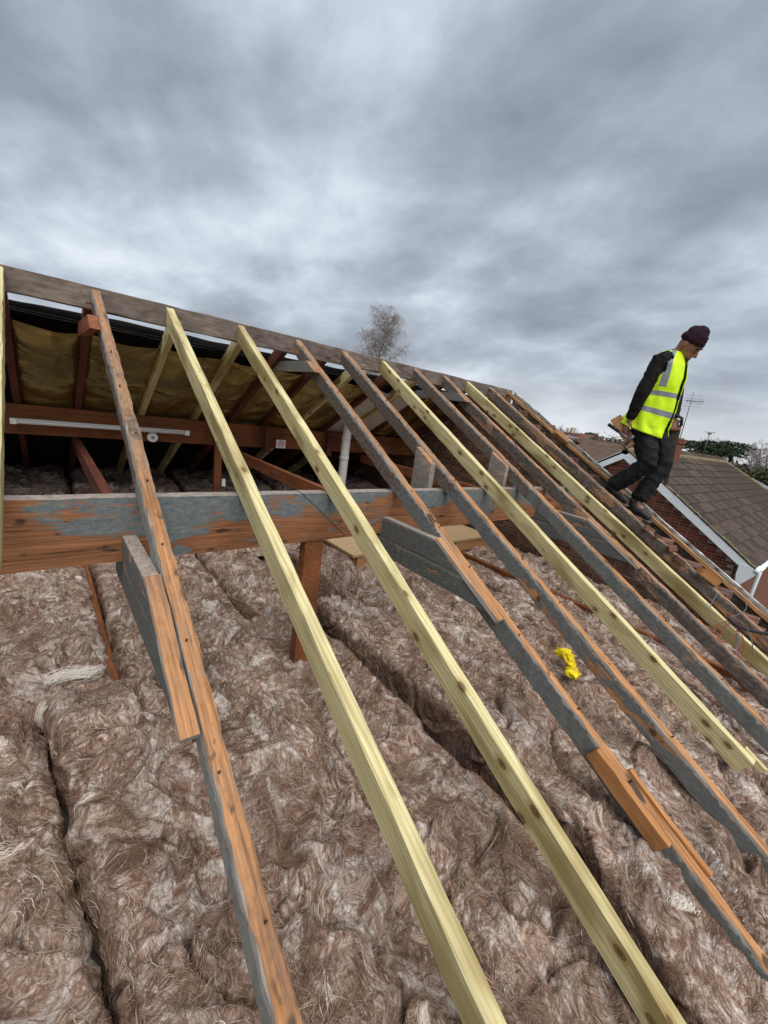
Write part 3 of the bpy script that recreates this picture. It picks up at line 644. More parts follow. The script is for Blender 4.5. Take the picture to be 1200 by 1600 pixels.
class Batt:
    def __init__(s, xl, xr, y0, y1, zt, zb, seed, amp=1.0, R=.07):
        s.xl, s.xr, s.y0, s.y1, s.zt, s.zb, s.seed, s.amp, s.R = xl, xr, y0, y1, zt, zb, seed, amp, R
    def pos(s, a, y):
        """a: arc length from the left foot, across the top, to the right foot"""
        f = lambda k: (k(y) if callable(k) else np.full_like(y, k))
        xl, xr, zt, zb = f(s.xl), f(s.xr), f(s.zt), f(s.zb); R = s.R
        # end roll-off
        e = np.minimum(np.clip((y-s.y0)/.09, 0, 1), np.clip((s.y1-y)/.09, 0, 1)); zt = zb+(zt-zb)*(.25+.75*np.sqrt(np.clip(e*(2-e), 0, 1)))
        sd = np.maximum(zt-zb-R, .01); q = np.pi/2*R; tw = xr-xl-2*R
        a1 = np.clip(a, 0, sd); a2 = np.clip(a-sd, 0, q); a3 = np.clip(a-sd-q, 0, tw); a4 = np.clip(a-sd-q-tw, 0, q); a5 = np.clip(a-sd-2*q-tw, 0, None)
        th2 = a2/R; th4 = a4/R
        x = xl+R*(1-np.cos(th2))+a3+R*np.sin(th4); z = zb+a1+R*np.sin(th2)-R*(1-np.cos(th4))-a5
        nx = np.where(a < sd, -1, -np.cos(th2))*(a4 <= 0)+np.sin(th4)*(a4 > 0); nz = np.where(a < sd, 0, np.sin(th2))*(a4 <= 0)+np.cos(th4)*(a4 > 0)
        o = s.seed*13.7
        wx = a+.15*fbm(a*2.4+o, y*2.4, 2)+.03*pn(a*9, y*9+o); wy = y+.15*fbm(a*2.4-o+40, y*2.4+7, 2)+.03*pn(a*9+31, y*9-o)
        sm_ = np.clip(.62+.75*fbm(a*2.3+o+60, y*2.0-o, 2), .12, 1.25)       # matted smooth stretches against clumpy ones
        h = .040*fbm(a*1.5+o, y*1.5+o, 3)+.066*(np.abs(pn(wx*3.4+o, wy*2.0))-.22)+.050*((1-np.abs(pn(wx*7.5+o, wy*2.6)))**4-.25)*(.5+.5*sm_)+sm_*(.022*((1-np.abs(pn(wx*5+70, wy*11+o)))**5-.2)+.024*(np.abs(pn(wx*19, wy*8+o))-.2)+.014*((1-np.abs(pn(wx*34+9, wy*15-o)))**4-.25)+.004*pn(wx*90, wy*60+o))
        rd = 1-np.abs(pn(wx*2.6-o, wy*2.1+o)); h = h-.06*np.clip((rd-.95)/.05, 0, 1)
        wd_ = sd+2*q+tw; ed_ = np.minimum(a-sd-q*.5, wd_+sd-a-sd-q*.5); h = h*s.amp*(.38+.62*np.clip(ed_/.10, 0, 1))
        return np.stack([x+nx*h, y+.35*h*pn(wx*9, wy*9+o), z+nz*h], -1)
    def amax(s):
        y = np.linspace(s.y0, s.y1, 40); f = lambda k: (k(y) if callable(k) else np.full_like(y, k))
        return float(np.max(f(s.xr)-f(s.xl)+2*(f(s.zt)-f(s.zb))-.9*s.R))
    def build(s, res, label, group='insulation batts', fibres=0, locks=0, aim=None):
        A = s.amax(); na = int(A/res); ny = int((s.y1-s.y0)/res)
        a = np.linspace(0, A, na)[None, :]; y = np.linspace(s.y0, s.y1, ny)[:, None]
        P = s.pos(a+0*y, y+0*a)
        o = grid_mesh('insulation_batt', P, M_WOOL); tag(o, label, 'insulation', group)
        # left side painted dark core brown to stand in for the gap's shade
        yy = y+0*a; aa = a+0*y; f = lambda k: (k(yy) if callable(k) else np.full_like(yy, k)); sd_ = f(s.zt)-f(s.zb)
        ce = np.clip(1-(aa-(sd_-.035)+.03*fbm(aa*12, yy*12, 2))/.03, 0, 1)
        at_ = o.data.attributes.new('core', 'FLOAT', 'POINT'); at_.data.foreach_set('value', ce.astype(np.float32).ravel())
        if fibres or locks:
            V, q, colr = s.fur(fibres, locks, A)
            me = bpy.data.meshes.new('loose_fibres'); fill(me, V+np.array([0, 0, H]), q)
            ca = me.color_attributes.new('Col', 'FLOAT_COLOR', 'POINT'); ca.data.foreach_set('color', colr.astype(np.float32).ravel())
            me.materials.append(M_FIB); fo = bpy.data.objects.new('loose_fibres', me); link(fo, o); fo['kind'] = 'stuff'
        return o
    def fur(s, nf, nl, A):
        r = np.random.default_rng(s.seed+100); out = []
        def strands(a0, y0, th0, L, curl, lift, wid, col, K):
            n = len(a0); t = np.linspace(0, 1, K)[None, :]
            th = th0[:, None]+curl[0][:, None]*t*3+curl[1][:, None]*np.sin(t*5+curl[2][:, None])
            da = np.cumsum(np.cos(th), 1)/K*L[:, None]; dy = np.cumsum(np.sin(th), 1)/K*L[:, None]
            a = np.clip(a0[:, None]+da, .01, A-.01); y = np.clip(y0[:, None]+dy, s.y0+.01, s.y1-.01)
            p = s.pos(a, y)
            p[..., 2] += lift[:, None]*np.sin(np.pi*np.clip(t*.93+.04, 0, 1))+.0015
            p[..., 0] -= np.where(a < .12, lift[:, None]*.8*np.sin(np.pi*t), 0)
            tg = np.gradient(p, axis=1); tg /= np.linalg.norm(tg, axis=2, keepdims=True)+1e-9
            side = np.cross(tg, r.normal(0, 1, (n, 1, 3))*np.array([.5, .5, 0])+np.array([0, 0, 1.])); side /= np.linalg.norm(side, axis=2, keepdims=True)+1e-9
            w = (wid[:, None]*(1-.75*np.abs(2*t-1)**2))[..., None]*.5
            v = np.stack([p-side*w, p+side*w], 2)          # n K 2 3
            idx = np.arange(n*K*2).reshape(n, K, 2)
            q = np.stack([idx[:, :-1, 0], idx[:, :-1, 1], idx[:, 1:, 1], idx[:, 1:, 0]], -1).reshape(-1, 4)
            cc = np.repeat(col[:, None, :], K*2, 1).reshape(-1, 4)
            return v.reshape(-1, 3), q, cc
        pal = np.array([c(88, 64, 50), c(120, 94, 77), c(148, 122, 104), c(182, 159, 142), c(226, 213, 200)])
        def cols(n, p):
            i = r.choice(5, n, p=p); return np.clip(pal[i]*r.uniform(.85, 1.15, (n, 1)), 0, 1)
        def flow(a, y): return np.pi*2.0*fbm(a*1.7+s.seed*3.3, y*1.7-5, 2)
        if nf:
            a0 = r.uniform(.02, A-.02, nf); y0 = r.uniform(s.y0, s.y1, nf)
            out.append(strands(a0, y0, flow(a0, y0)+r.normal(0, .38, nf), r.uniform(.03, .13, nf), (r.normal(0, .35, nf), r.normal(0, .28, nf), r.uniform(0, 6, nf)), r.uniform(.0005, .007, nf), r.uniform(.0005, .0012, nf), cols(nf, [.24, .34, .28, .11, .03])*np.where(a0 < .11, .6, 1.)[:, None], 6))  # fibres on the left side are coloured darker too, as if shaded
        for (n0, M_, L0, L1, s0, s1, pr) in ((int(nl*.7), 12, .05, .13, .008, .02, [.2, .36, .32, .1, .02]), (max(1, nl//18), 40, .08, .2, .003, .007, [0, .3, .42, .24, .04])):
            if not nl: break
            a0 = r.uniform(.05, A-.05, n0); y0 = r.uniform(s.y0+.05, s.y1-.05, n0); th = flow(a0, y0)+r.normal(0, .5, n0); L = r.uniform(L0, L1, n0)
            c0, c1, c2 = r.normal(0, .45, n0), r.normal(0, .45, n0), r.uniform(0, 6, n0); lf = r.uniform(.0005, .005, n0)+(.003 if M_ > 20 else 0); col = cols(n0, pr); sp = r.uniform(s0, s1, n0)
            rep = lambda v: np.repeat(v, M_, 0); n = n0*M_
            out.append(strands(rep(a0)+r.normal(0, 1, n)*rep(sp), rep(y0)+r.normal(0, 1, n)*rep(sp), rep(th)+r.normal(0, .06, n), rep(L)*r.uniform(.65, 1.1, n), (rep(c0)+r.normal(0, .05, n), rep(c1)+r.normal(0, .05, n), rep(c2)), rep(lf)*r.uniform(.4, 1.3, n), r.uniform(.0006, .0015, n), np.clip(rep(col)*r.uniform(.85, 1.15, (n, 1)), 0, 1), 8))
        V = []; Q = []; Cc = []; k = 0
        for v, q, cc in out: V.append(v); Q.append(q+k); Cc.append(cc); k += len(v)
        return np.concatenate(V), np.concatenate(Q), np.concatenate(Cc)

FD = 1.0
ZF = ZC-.03
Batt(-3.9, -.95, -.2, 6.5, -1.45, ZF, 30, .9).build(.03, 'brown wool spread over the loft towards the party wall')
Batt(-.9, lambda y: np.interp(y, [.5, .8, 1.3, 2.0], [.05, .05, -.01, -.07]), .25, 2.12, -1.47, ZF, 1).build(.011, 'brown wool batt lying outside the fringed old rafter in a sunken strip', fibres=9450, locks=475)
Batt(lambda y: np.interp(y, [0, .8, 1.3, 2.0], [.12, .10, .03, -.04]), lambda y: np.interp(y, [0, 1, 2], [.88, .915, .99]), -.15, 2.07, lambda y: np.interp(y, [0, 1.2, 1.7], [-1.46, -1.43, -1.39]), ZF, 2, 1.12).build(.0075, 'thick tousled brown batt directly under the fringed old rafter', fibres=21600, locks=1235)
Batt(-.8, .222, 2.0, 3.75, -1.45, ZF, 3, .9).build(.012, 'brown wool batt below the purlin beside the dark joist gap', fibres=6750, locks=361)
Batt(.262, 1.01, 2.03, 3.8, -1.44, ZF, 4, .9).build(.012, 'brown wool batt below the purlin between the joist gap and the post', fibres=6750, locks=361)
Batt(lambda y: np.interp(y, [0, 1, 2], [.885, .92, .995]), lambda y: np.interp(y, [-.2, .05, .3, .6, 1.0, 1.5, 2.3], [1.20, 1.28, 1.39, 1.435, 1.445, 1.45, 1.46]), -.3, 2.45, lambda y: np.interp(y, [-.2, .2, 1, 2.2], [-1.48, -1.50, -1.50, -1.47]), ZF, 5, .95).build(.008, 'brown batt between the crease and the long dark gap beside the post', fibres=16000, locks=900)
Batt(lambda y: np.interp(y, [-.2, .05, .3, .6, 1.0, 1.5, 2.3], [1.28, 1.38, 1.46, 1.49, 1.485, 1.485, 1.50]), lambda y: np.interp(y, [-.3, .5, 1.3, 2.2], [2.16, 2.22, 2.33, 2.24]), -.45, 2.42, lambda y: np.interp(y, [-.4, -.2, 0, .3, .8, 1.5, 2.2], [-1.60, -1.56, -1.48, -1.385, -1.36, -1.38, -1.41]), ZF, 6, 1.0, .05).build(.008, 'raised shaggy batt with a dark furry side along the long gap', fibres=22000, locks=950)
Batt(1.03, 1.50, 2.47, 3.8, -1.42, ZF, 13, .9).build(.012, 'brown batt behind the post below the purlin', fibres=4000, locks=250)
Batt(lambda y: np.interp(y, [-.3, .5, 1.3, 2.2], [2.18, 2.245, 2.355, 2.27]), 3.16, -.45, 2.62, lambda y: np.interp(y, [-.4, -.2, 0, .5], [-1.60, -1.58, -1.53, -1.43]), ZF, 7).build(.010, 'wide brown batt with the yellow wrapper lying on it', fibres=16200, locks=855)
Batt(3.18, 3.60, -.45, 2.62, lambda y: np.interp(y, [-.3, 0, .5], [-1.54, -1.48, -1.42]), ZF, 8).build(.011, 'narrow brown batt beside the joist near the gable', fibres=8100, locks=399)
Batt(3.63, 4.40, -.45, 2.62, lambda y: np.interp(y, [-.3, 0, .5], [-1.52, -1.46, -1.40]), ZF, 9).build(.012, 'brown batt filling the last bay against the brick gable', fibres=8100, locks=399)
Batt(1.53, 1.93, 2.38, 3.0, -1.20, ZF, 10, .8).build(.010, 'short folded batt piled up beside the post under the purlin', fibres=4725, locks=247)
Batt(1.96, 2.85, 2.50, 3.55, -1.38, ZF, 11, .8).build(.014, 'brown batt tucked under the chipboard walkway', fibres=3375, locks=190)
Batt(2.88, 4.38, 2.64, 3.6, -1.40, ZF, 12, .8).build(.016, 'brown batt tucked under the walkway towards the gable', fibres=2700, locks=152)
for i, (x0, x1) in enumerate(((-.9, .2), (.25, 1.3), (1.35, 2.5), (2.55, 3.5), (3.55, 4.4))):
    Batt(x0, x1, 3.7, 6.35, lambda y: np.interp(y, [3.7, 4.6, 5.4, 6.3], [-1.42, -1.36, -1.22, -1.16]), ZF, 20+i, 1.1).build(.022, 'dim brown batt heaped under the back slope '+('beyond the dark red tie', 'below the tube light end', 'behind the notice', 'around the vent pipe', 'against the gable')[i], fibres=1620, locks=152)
# pale torn tufts
def tuft(px, py, z, L, wd, ang, label, seed, hgt=.02):
    r = np.random.default_rng(seed); p = onz(px, py, z); n = 110; K = 8; t = np.linspace(0, 1, K)[None, :]
    ln = L*r.uniform(.25, .7, (n, 1)); x = (r.uniform(-.5, .5, (n, 1))*(L-ln*.8))+ln*(t-.5); y = r.normal(0, wd*.5, (n, 1))*(1-(2*x/L)**2*.6)+.01*np.sin(t*4+r.uniform(0, 6, (n, 1)))+wd*.5*np.sin(x/L*5+seed)
    zz = r.uniform(0, 1, (n, 1))*hgt*np.sin(np.pi*t)+hgt*.4*r.random((n, 1)); ca, sa = math.cos(ang), math.sin(ang)
    P = np.stack([p[0]+x*ca-y*sa, p[1]+x*sa+y*ca, p[2]+zz], -1); sd_ = np.array([-sa, ca, .3])*.0008
    V = np.stack([P-sd_, P+sd_], 2); idx = np.arange(n*K*2).reshape(n, K, 2); q = np.stack([idx[:, :-1, 0], idx[:, :-1, 1], idx[:, 1:, 1], idx[:, 1:, 0]], -1).reshape(-1, 4)
    me = bpy.data.meshes.new('wool_tuft'); fill(me, V.reshape(-1, 3)+np.array([0, 0, H]), q); me.materials.append(M_TUFT); o = bpy.data.objects.new('wool_tuft', me); link(o); tag(o, label, 'insulation', 'pale wool tufts'); return o
M_TUFT = plain('pale_wool', (224, 215, 204), .95, .05, .1, 70)
tuft(118, 1055, -1.405, .22, .065, .35, 'torn white wool tuft at the end of the batt by the joist gap', 3)
tuft(1058, 1410, -1.372, .05, .028, .3, 'small round white wool tuft on the raised shaggy batt', 5, .03)

# yellow wrapper
r = np.random.default_rng(5); u = np.linspace(0, 1, 40)[:, None]; v = np.linspace(0, 1, 22)[None, :]
pa, pb_ = onz(866, 1014, -1.375), onz(908, 1066, -1.375); ax = (pb_-pa); L = np.linalg.norm(ax); ax /= L; sdv = np.cross([0, 0, 1], ax)
ang = v*2*np.pi; rr = (.024+.008*np.sin(u*9)+.016*fbm(u*9, v*6, 3)+.010*np.abs(pn(u*16, v*5)))*np.clip(np.sin(np.pi*u)*2, .22, 1)
cen = pa+ax*(u*L)[..., None]+sdv*(.035*np.sin(u*4.2+.4))[..., None]
P = cen+sdv*(rr*1.35*np.cos(ang)+.012*pn(u*14, v*9))[..., None]+np.array([0, 0, 1.])*(rr*.8*np.sin(ang)+.012+.010*np.abs(pn(u*18, v*11)))[..., None]
o = grid_mesh('plastic_wrapper', P, plain('yellow_plastic', (226, 196, 24), .35, .5, .15, 18, .4)); tag(o, 'crumpled bright yellow plastic wrapper lying on the insulation', 'wrapper')

# ------------------------------------------------------------------ loose cables at the foot of the gable
def cable(name, pix, rr, mat, label, off=-.02, grp=None, lift=0.0):
    P = [roof(px, py, off - (lift*math.sin(math.pi*i/(len(pix)-1)))) for i, (px, py) in enumerate(pix)]
    # Catmull-Rom
    Q = []
    for i in range(len(P)-1):
        p0, p1, p2, p3 = P[max(i-1, 0)], P[i], P[i+1], P[min(i+2, len(P)-1)]
        for t in np.linspace(0, 1, 7)[:-1]:
            Q.append(.5*((2*p1)+(-p0+p2)*t+(2*p0-5*p1+4*p2-p3)*t*t+(-p0+3*p1-3*p2+p3)*t**3))
    Q.append(P[-1]); o = MB().tube(Q, rr, 6).put(name, mat, None, True); return tag(o, label, 'cable', grp)
M_GREYC = plain('grey_cable', (84, 90, 94), .5, .4); M_REDC = plain('red_wire', (130, 40, 34), .5, .4); M_PURC = plain('pink_wire', (150, 60, 100), .5, .4)
cable('cable', [(1138, 967), (1152, 978), (1172, 985), (1200, 990), (1240, 994)], .013, M_BLACK, 'thick black cable leaving over the verge beside the loose wires')
cable('cable', [(1110, 948), (1118, 932), (1132, 925), (1150, 926), (1163, 938), (1166, 950), (1158, 958), (1142, 964)], .0036, M_GREYC, 'grey cable curled in a loop over the verge batten', -.03, None, .05)
cable('cable', [(1136, 964), (1152, 968), (1166, 980), (1174, 1000), (1178, 1025)], .0032, M_GREYC, 'thin grey cable arching down towards the last batt', -.03, None, .05)
cable('cable', [(1150, 985), (1151, 1000), (1149, 1014)], .003, M_GREYC, 'short grey cable hanging beside the split new rafter')
for i, px in enumerate(([(1140, 972), (1130, 985), (1122, 1000), (1134, 1002), (1150, 992)], [(1142, 974), (1128, 980), (1118, 986), (1126, 996)], [(1146, 978), (1160, 995), (1163, 1012), (1158, 1026)], [(1150, 980), (1156, 1000), (1150, 1018), (1160, 1030)], [(1138, 970), (1122, 975), (1114, 984), (1120, 992), (1128, 998)])):
    cable('wire', px, .0028, M_REDC if i != 3 else M_PURC, 'thin red wire in the tangle on the split new rafter' if i != 3 else 'thin pink wire in the tangle on the split new rafter', -.015, 'red wires', .04)

# ------------------------------------------------------------------ neighbouring house
XN = 12.5
def ngp(px, py): return onx(px, py, XN)
NRY, NRZ = 4.47, -.09          # ridge
NEY, NEZ = 1.25, -2.25         # eaves towards us (right in the picture)
NSL = math.atan2(NRZ-NEZ, NRY-NEY)
NBY = 2*NRY-NEY
XE = 24.4
nh = thing('neighbour_house', 'red brick house with white bargeboards and brown tiled roof', 'house', (16, NRY, -H))
V = [(XN+.02, NEY+.25, -H), (XN+.02, NEY+.25, NEZ-.1), (XN+.02, NRY, NRZ-.2), (XN+.02, NBY-.25, NEZ-.1), (XN+.02, NBY-.25, -H)]
V += [(XE+2.6, v[1], v[2]) for v in V[:2]]+[(XE, NRY, NRZ-.2)]+[(XE+2.6, v[1], v[2]) for v in V[3:5]]
put('wall', V, [(0, 1, 2, 3, 4), (9, 8, 7, 6, 5), (0, 5, 6, 1), (1, 6, 7, 2), (2, 7, 8, 3), (3, 8, 9, 4)], M_WALL, nh)
V = [(XN+.012, NEY+.25, -H), (XN+.012, NEY+.25, NEZ-.1), (XN+.012, NRY, NRZ-.2), (XN+.012, NBY-.25, NEZ-.1), (XN+.012, NBY-.25, -H)]; V += [(XN+.019, v[1], v[2]) for v in V]
put('mortar_bed', V, [(0, 1, 2, 3, 4), (9, 8, 7, 6, 5)]+[(i, i+5, (i+1) % 5+5, (i+1) % 5) for i in range(5)], M_MORTAR, nh)
# bricks of the gable face, each laid in its course
m, nt, b = newmat('gable_brick', .9, .2); at = nd(nt, 'ShaderNodeVertexColor', layer_name='Col'); nz = noise(nt, nd(nt, 'ShaderNodeTexCoord').outputs['Object'], 25, 4, .6)
nt.links.new(mix(nt, ramp(nt, nz, [(.35, g(0)), (.75, g(.45))]), at.outputs[0], c(84, 46, 40)), b.inputs['Base Color']); M_GBR = m
Vb = []; Qb = []; Cb = []; rb = np.random.default_rng(9)
k = 0
while True:
    z = -4.6+k*.075
    if z > NRZ-.35: break
    half = (NRZ-.24-z)/math.tan(NSL); half = min(half, NRY-NEY-.26); y = NRY-half+(.1125 if k % 2 else 0)
    while y < NRY+half-.05:
        y1 = min(y+.215, NRY+half); x0 = XN+.005+rb.normal(0, .0015); n0 = len(Vb)
        Vb += boxv(x0, XN+.06, y, y1, z-.0325, z+.0325); Qb += [tuple(i+n0 for i in f) for f in (BOXF[0], BOXF[1], BOXF[2], BOXF[4], BOXF[5])]
        cc = np.array(c(*[(120, 66, 52), (104, 58, 48), (132, 76, 60), (92, 52, 45), (112, 62, 54)][rb.integers(5)])); Cb += [cc]*8
        y += .2255
    k += 1
o = put('bricks', Vb, Qb, M_GBR, nh); o['kind'] = 'stuff'
ca = o.data.color_attributes.new('Col', 'FLOAT_COLOR', 'POINT'); ca.data.foreach_set('color', np.array(Cb, np.float32).ravel())
# bargeboards
def barge(sgn):
    ey = NRY-sgn*(NRY-NEY+.12); ez = NEZ-.08; wv = .20; V = []
    for x in (XN-.10, XN-.06):
        V += [(x, NRY, NRZ+.02), (x, ey, ez), (x, ey, ez-wv*.95), (x, NRY, NRZ+.02-wv-.06)]
    return V
for sg in (1, -1): put('bargeboard', barge(sg), [(0, 1, 2, 3), (7, 6, 5, 4), (0, 4, 5, 1), (1, 5, 6, 2), (2, 6, 7, 3), (3, 7, 4, 0)], M_UPVC, nh)
put('soffit', [(XN-.059, NRY, NRZ-.2), (XN+.03, NRY, NRZ-.2), (XN+.03, NEY, NEZ-.25), (XN-.059, NEY, NEZ-.25)], [(0, 1, 2, 3)], M_UPVC, nh)
# boxed eaves corner and gutter
V = []
for x in (XN-.11, XN+.35): V += [(x, NEY-.26, NEZ-.05), (x, NEY+.16, NEZ-.02), (x, NEY+.16, NEZ-.28), (x, NEY+.10, NEZ-.62)]
put('box_end', V, [(0, 1, 2, 3), (7, 6, 5, 4), (0, 4, 5, 1), (1, 5, 6, 2), (2, 6, 7, 3), (3, 7, 4, 0)], M_UPVC, nh)
put('gutter', MB().tube([(XN-.12, NEY-.17, NEZ-.10), (XE+2.6, NEY-.17, NEZ-.12)], .06, 10).V, MB().tube([(XN-.12, NEY-.17, NEZ-.10), (XE+2.6, NEY-.17, NEZ-.12)], .06, 10).F, M_UPVC, nh, smooth=True)
MB().tube([(XN+.45, NEY-.17, NEZ-.12), (XN+.45, NEY-.17, NEZ-.3), (XN+.45, NEY-.12, -H+.1)], .045, 8).put('downpipe', M_UPVC, nh, True)
# tiles
rt = thing('tiled_roof', 'brown concrete tiled hipped roof of the neighbouring brick house', 'roof', (18, NRY, NRZ-1))
m, nt, b = newmat('brown_tile', .9, .15); co = objco(nt); rnd = nd(nt, 'ShaderNodeObjectInfo').outputs['Random']
n1_ = noise(nt, co, 14, 6, .7); n2_ = noise(nt, co, 34, 4, .75)
col = ramp(nt, rnd, [(0, c(58, 50, 45)), (.5, c(72, 62, 55)), (1, c(86, 75, 67))])
col = mix(nt, ramp(nt, n1_, [(.45, g(0)), (.75, g(.6))]), col, c(70, 60, 52)); col = mix(nt, ramp(nt, n2_, [(.60, g(0)), (.68, g(.75))]), col, c(164, 156, 140))
nt.links.new(col, b.inputs['Base Color']); bump(nt, b, n2_, .4, .01); M_TILE = m
TW, TE = .334, .335
ux = np.linspace(0, TW-.004, 9); prof = .008*np.cos(np.linspace(0, 4*np.pi, 9))
V = []; F = []
for kk, (yy, zz) in enumerate(((0, .03), (.42, .004))):
    for i in range(9): V.append((ux[i], yy, zz+prof[i]+.014))
for i in range(9): V.append((ux[i], 0, zz+prof[i]-.004+.0))
F = [(i, i+1, 9+i+1, 9+i) for i in range(8)]+[(18+i, 18+i+1, i+1, i) for i in range(8)]+[(0, 9, 18), (8, 26, 17)]
tile_me = mesh_from('tile', V, F); tile_me.materials.append(M_TILE)
rows = int((NRY-NEY+.15)/math.cos(NSL)/TE)
tl = []
e0 = np.array([0, math.cos(NSL), math.sin(NSL)]); nrm = np.array([0, -math.sin(NSL), math.cos(NSL)])
for r_ in range(rows+1):
    base = np.array([0, NRY, NRZ])-e0*((NRY-NEY+.15)/math.cos(NSL))+e0*(r_*TE)
    dist_ridge = (rows-r_)*TE*math.cos(NSL); xmax = XE+dist_ridge; x = XN-.11+(TW/2 if r_ % 2 else 0)*0
    while x < xmax: tl.append((x, base[1], base[2])); x += TW
tl.sort(key=lambda p: p[0]**2+p[1]**2+p[2]**2)
rest = MB()
b0 = rt['_b']
for i, p in enumerate(tl):
    q = np.array(p)+nrm*random.uniform(0, .004)
    if i < 300:
        o = bpy.data.objects.new('tile', tile_me); link(o, rt); o.location = (q[0]-b0[0], q[1]-b0[1], q[2]-b0[2]); o.rotation_euler = (NSL+random.gauss(0, .004), 0, random.gauss(0, .006))
    else:
        Rm = np.array([[1, 0, 0], [0, math.cos(NSL), -math.sin(NSL)], [0, math.sin(NSL), math.cos(NSL)]])
        rest.add([tuple(Rm @ np.array(v)+q) for v in V], F)
o = rest.put('tiles', M_TILE, rt); o['kind'] = 'stuff'
def slab(name, pts, mat, parent, th=.05):
    P = [np.array(p) for p in pts]; n_ = np.cross(P[1]-P[0], P[2]-P[0]); n_ /= np.linalg.norm(n_); 
    if n_[2] < 0: n_ = -n_
    n = len(P); V = P+[p-n_*th for p in P]
    return put(name, V, [tuple(range(n)), tuple(range(n, 2*n))[::-1]]+[(i, (i+1) % n, (i+1) % n+n, i+n) for i in range(n)], mat, parent)
HX = XE+NRY-NEY
slab('slope', [(XN+.05, NEY-.05, NEZ-.09), (HX, NEY-.05, NEZ-.09), (XE, NRY, NRZ-.03), (XN+.05, NRY, NRZ-.03)], M_FELT, rt, .03)
slab('slope', [(XN-.1, NBY+.12, NEZ-.07), (HX, NBY+.12, NEZ-.07), (XE, NRY, NRZ), (XN-.1, NRY, NRZ)], M_TILE, rt)
slab('slope', [(HX, NEY-.12, NEZ-.07), (HX, NBY+.12, NEZ-.07), (XE, NRY, NRZ)], M_TILE, rt)
M_RTILE = plain('ridge_tile', (120, 108, 84), .9, .1, .25, 12, .4)
x = XN-.1; rme = None
while x < XE:
    mb = MB().tube([(x, NRY, NRZ-.02), (x+.44, NRY, NRZ-.02)], .11, 10, .105); mb.put('ridge_tile', M_RTILE, rt, True); x += .445
for k in range(11):
    t0, t1 = k/11, (k+.97)/11; a = np.array([XE, NRY, NRZ]); e = np.array([HX, NEY-.1, NEZ-.05])
    MB().tube([a+(e-a)*t0, a+(e-a)*t1], .09, 8).put('hip_tile', M_RTILE, rt, True)
M_MOSS = plain('mossy_mortar', (118, 108, 86), .95, .1, .35, 14, .6)
MB().tube([(XN-.085, NEY-.12+(NRY-NEY+.1)*t, NEZ-.06+(NRZ-NEZ+.05)*t+random.gauss(0, .008)+.03) for t in np.linspace(0, 1, 40)], .026, 6).put('verge_mortar', M_MOSS, rt, False)
# chimney with aerial
chx = 15.75
ch = thing('chimney', 'square brick chimney on the ridge of the tiled roof', 'chimney', (chx, NRY, NRZ-.2))
stack = MB()
for k in range(12):
    z = NRZ-.30+k*.075
    g_ = .0 if k < 10 else .035
    for sx_ in (0, 1):
        stack.box(chx-.34-g_+sx_*(.34+g_)+.003, chx-.34-g_+(sx_+1)*(.34+g_)-.003, NRY-.32-g_, NRY+.32+g_, z-.0335, z+.0335)
o = stack.put('bricks', brick_mat('chimney_brick', [(116, 66, 52), (130, 76, 58)], .5), ch); o['kind'] = 'stuff'
put('core', boxv(chx-.335, chx+.335, NRY-.315, NRY+.315, NRZ-.3, NRZ+.565), BOXF, M_MORTAR, ch)
put('capping', boxv(chx-.33, chx+.33, NRY-.31, NRY+.31, NRZ+.566, NRZ+.60), BOXF, M_MORTAR, ch)
def aerial(px_top, py_top, base, z0, label, big, rows_):
    d = math.hypot(base[0], base[1]); r = ray(px_top, py_top); zt = r[2]/math.hypot(r[0], r[1])*d
    t = thing('aerial', label, 'aerial', (base[0], base[1], z0))
    MB().tube([(base[0], base[1], z0), (base[0], base[1], zt)], .013 if big else .016, 6).put('mast', M_METAL, t, True)
    if big:
        zb_ = zt-.28; dirv = np.array([.30, -.95, 0]); sdv_ = np.array([.95, .3, 0])
        MB().tube([np.array([base[0], base[1], zb_])-dirv*.16, np.array([base[0], base[1], zb_])+dirv*.34], .009, 5).put('boom', M_METAL, t)
        for k in range(7):
            p = np.array([base[0], base[1], zb_])+dirv*(-.1+k*.065)
            MB().tube([p-sdv_*.16, p+sdv_*.16], .005, 4).put('element', M_METAL, t)
            MB().tube([p-np.array([0, 0, .08]), p+np.array([0, 0, .08])], .005, 4).put('element', M_METAL, t)
        for k in range(5):
            zz_ = zb_-.17+k*.085; p = np.array([base[0], base[1], zz_])-dirv*.14
            MB().tube([p-dirv*.05-sdv_*.16, p+dirv*.4], .004, 4).put('reflector_rod', M_METAL, t)
    else:
        for k in range(6):
            a_ = k*math.pi/3; p = np.array([base[0], base[1], zt-.06])
            MB().tube([p, p+np.array([math.cos(a_)*.2, math.sin(a_)*.2, .07])], .008, 4).put('element', M_METAL, t)
        MB().tube([(base[0], base[1], zt-.09), (base[0], base[1], zt-.03)], .07, 8).put('hub', M_METAL, t)
aerial(1079, 612, (chx+.25, NRY-.2), NRZ+.4, 'tall television aerial with many rods on the brick chimney', True, 7)
aerial(1109, 675, (20.2, NRY), NRZ+.0, 'thin aerial mast with small round head on the tiled ridge', False, 0)

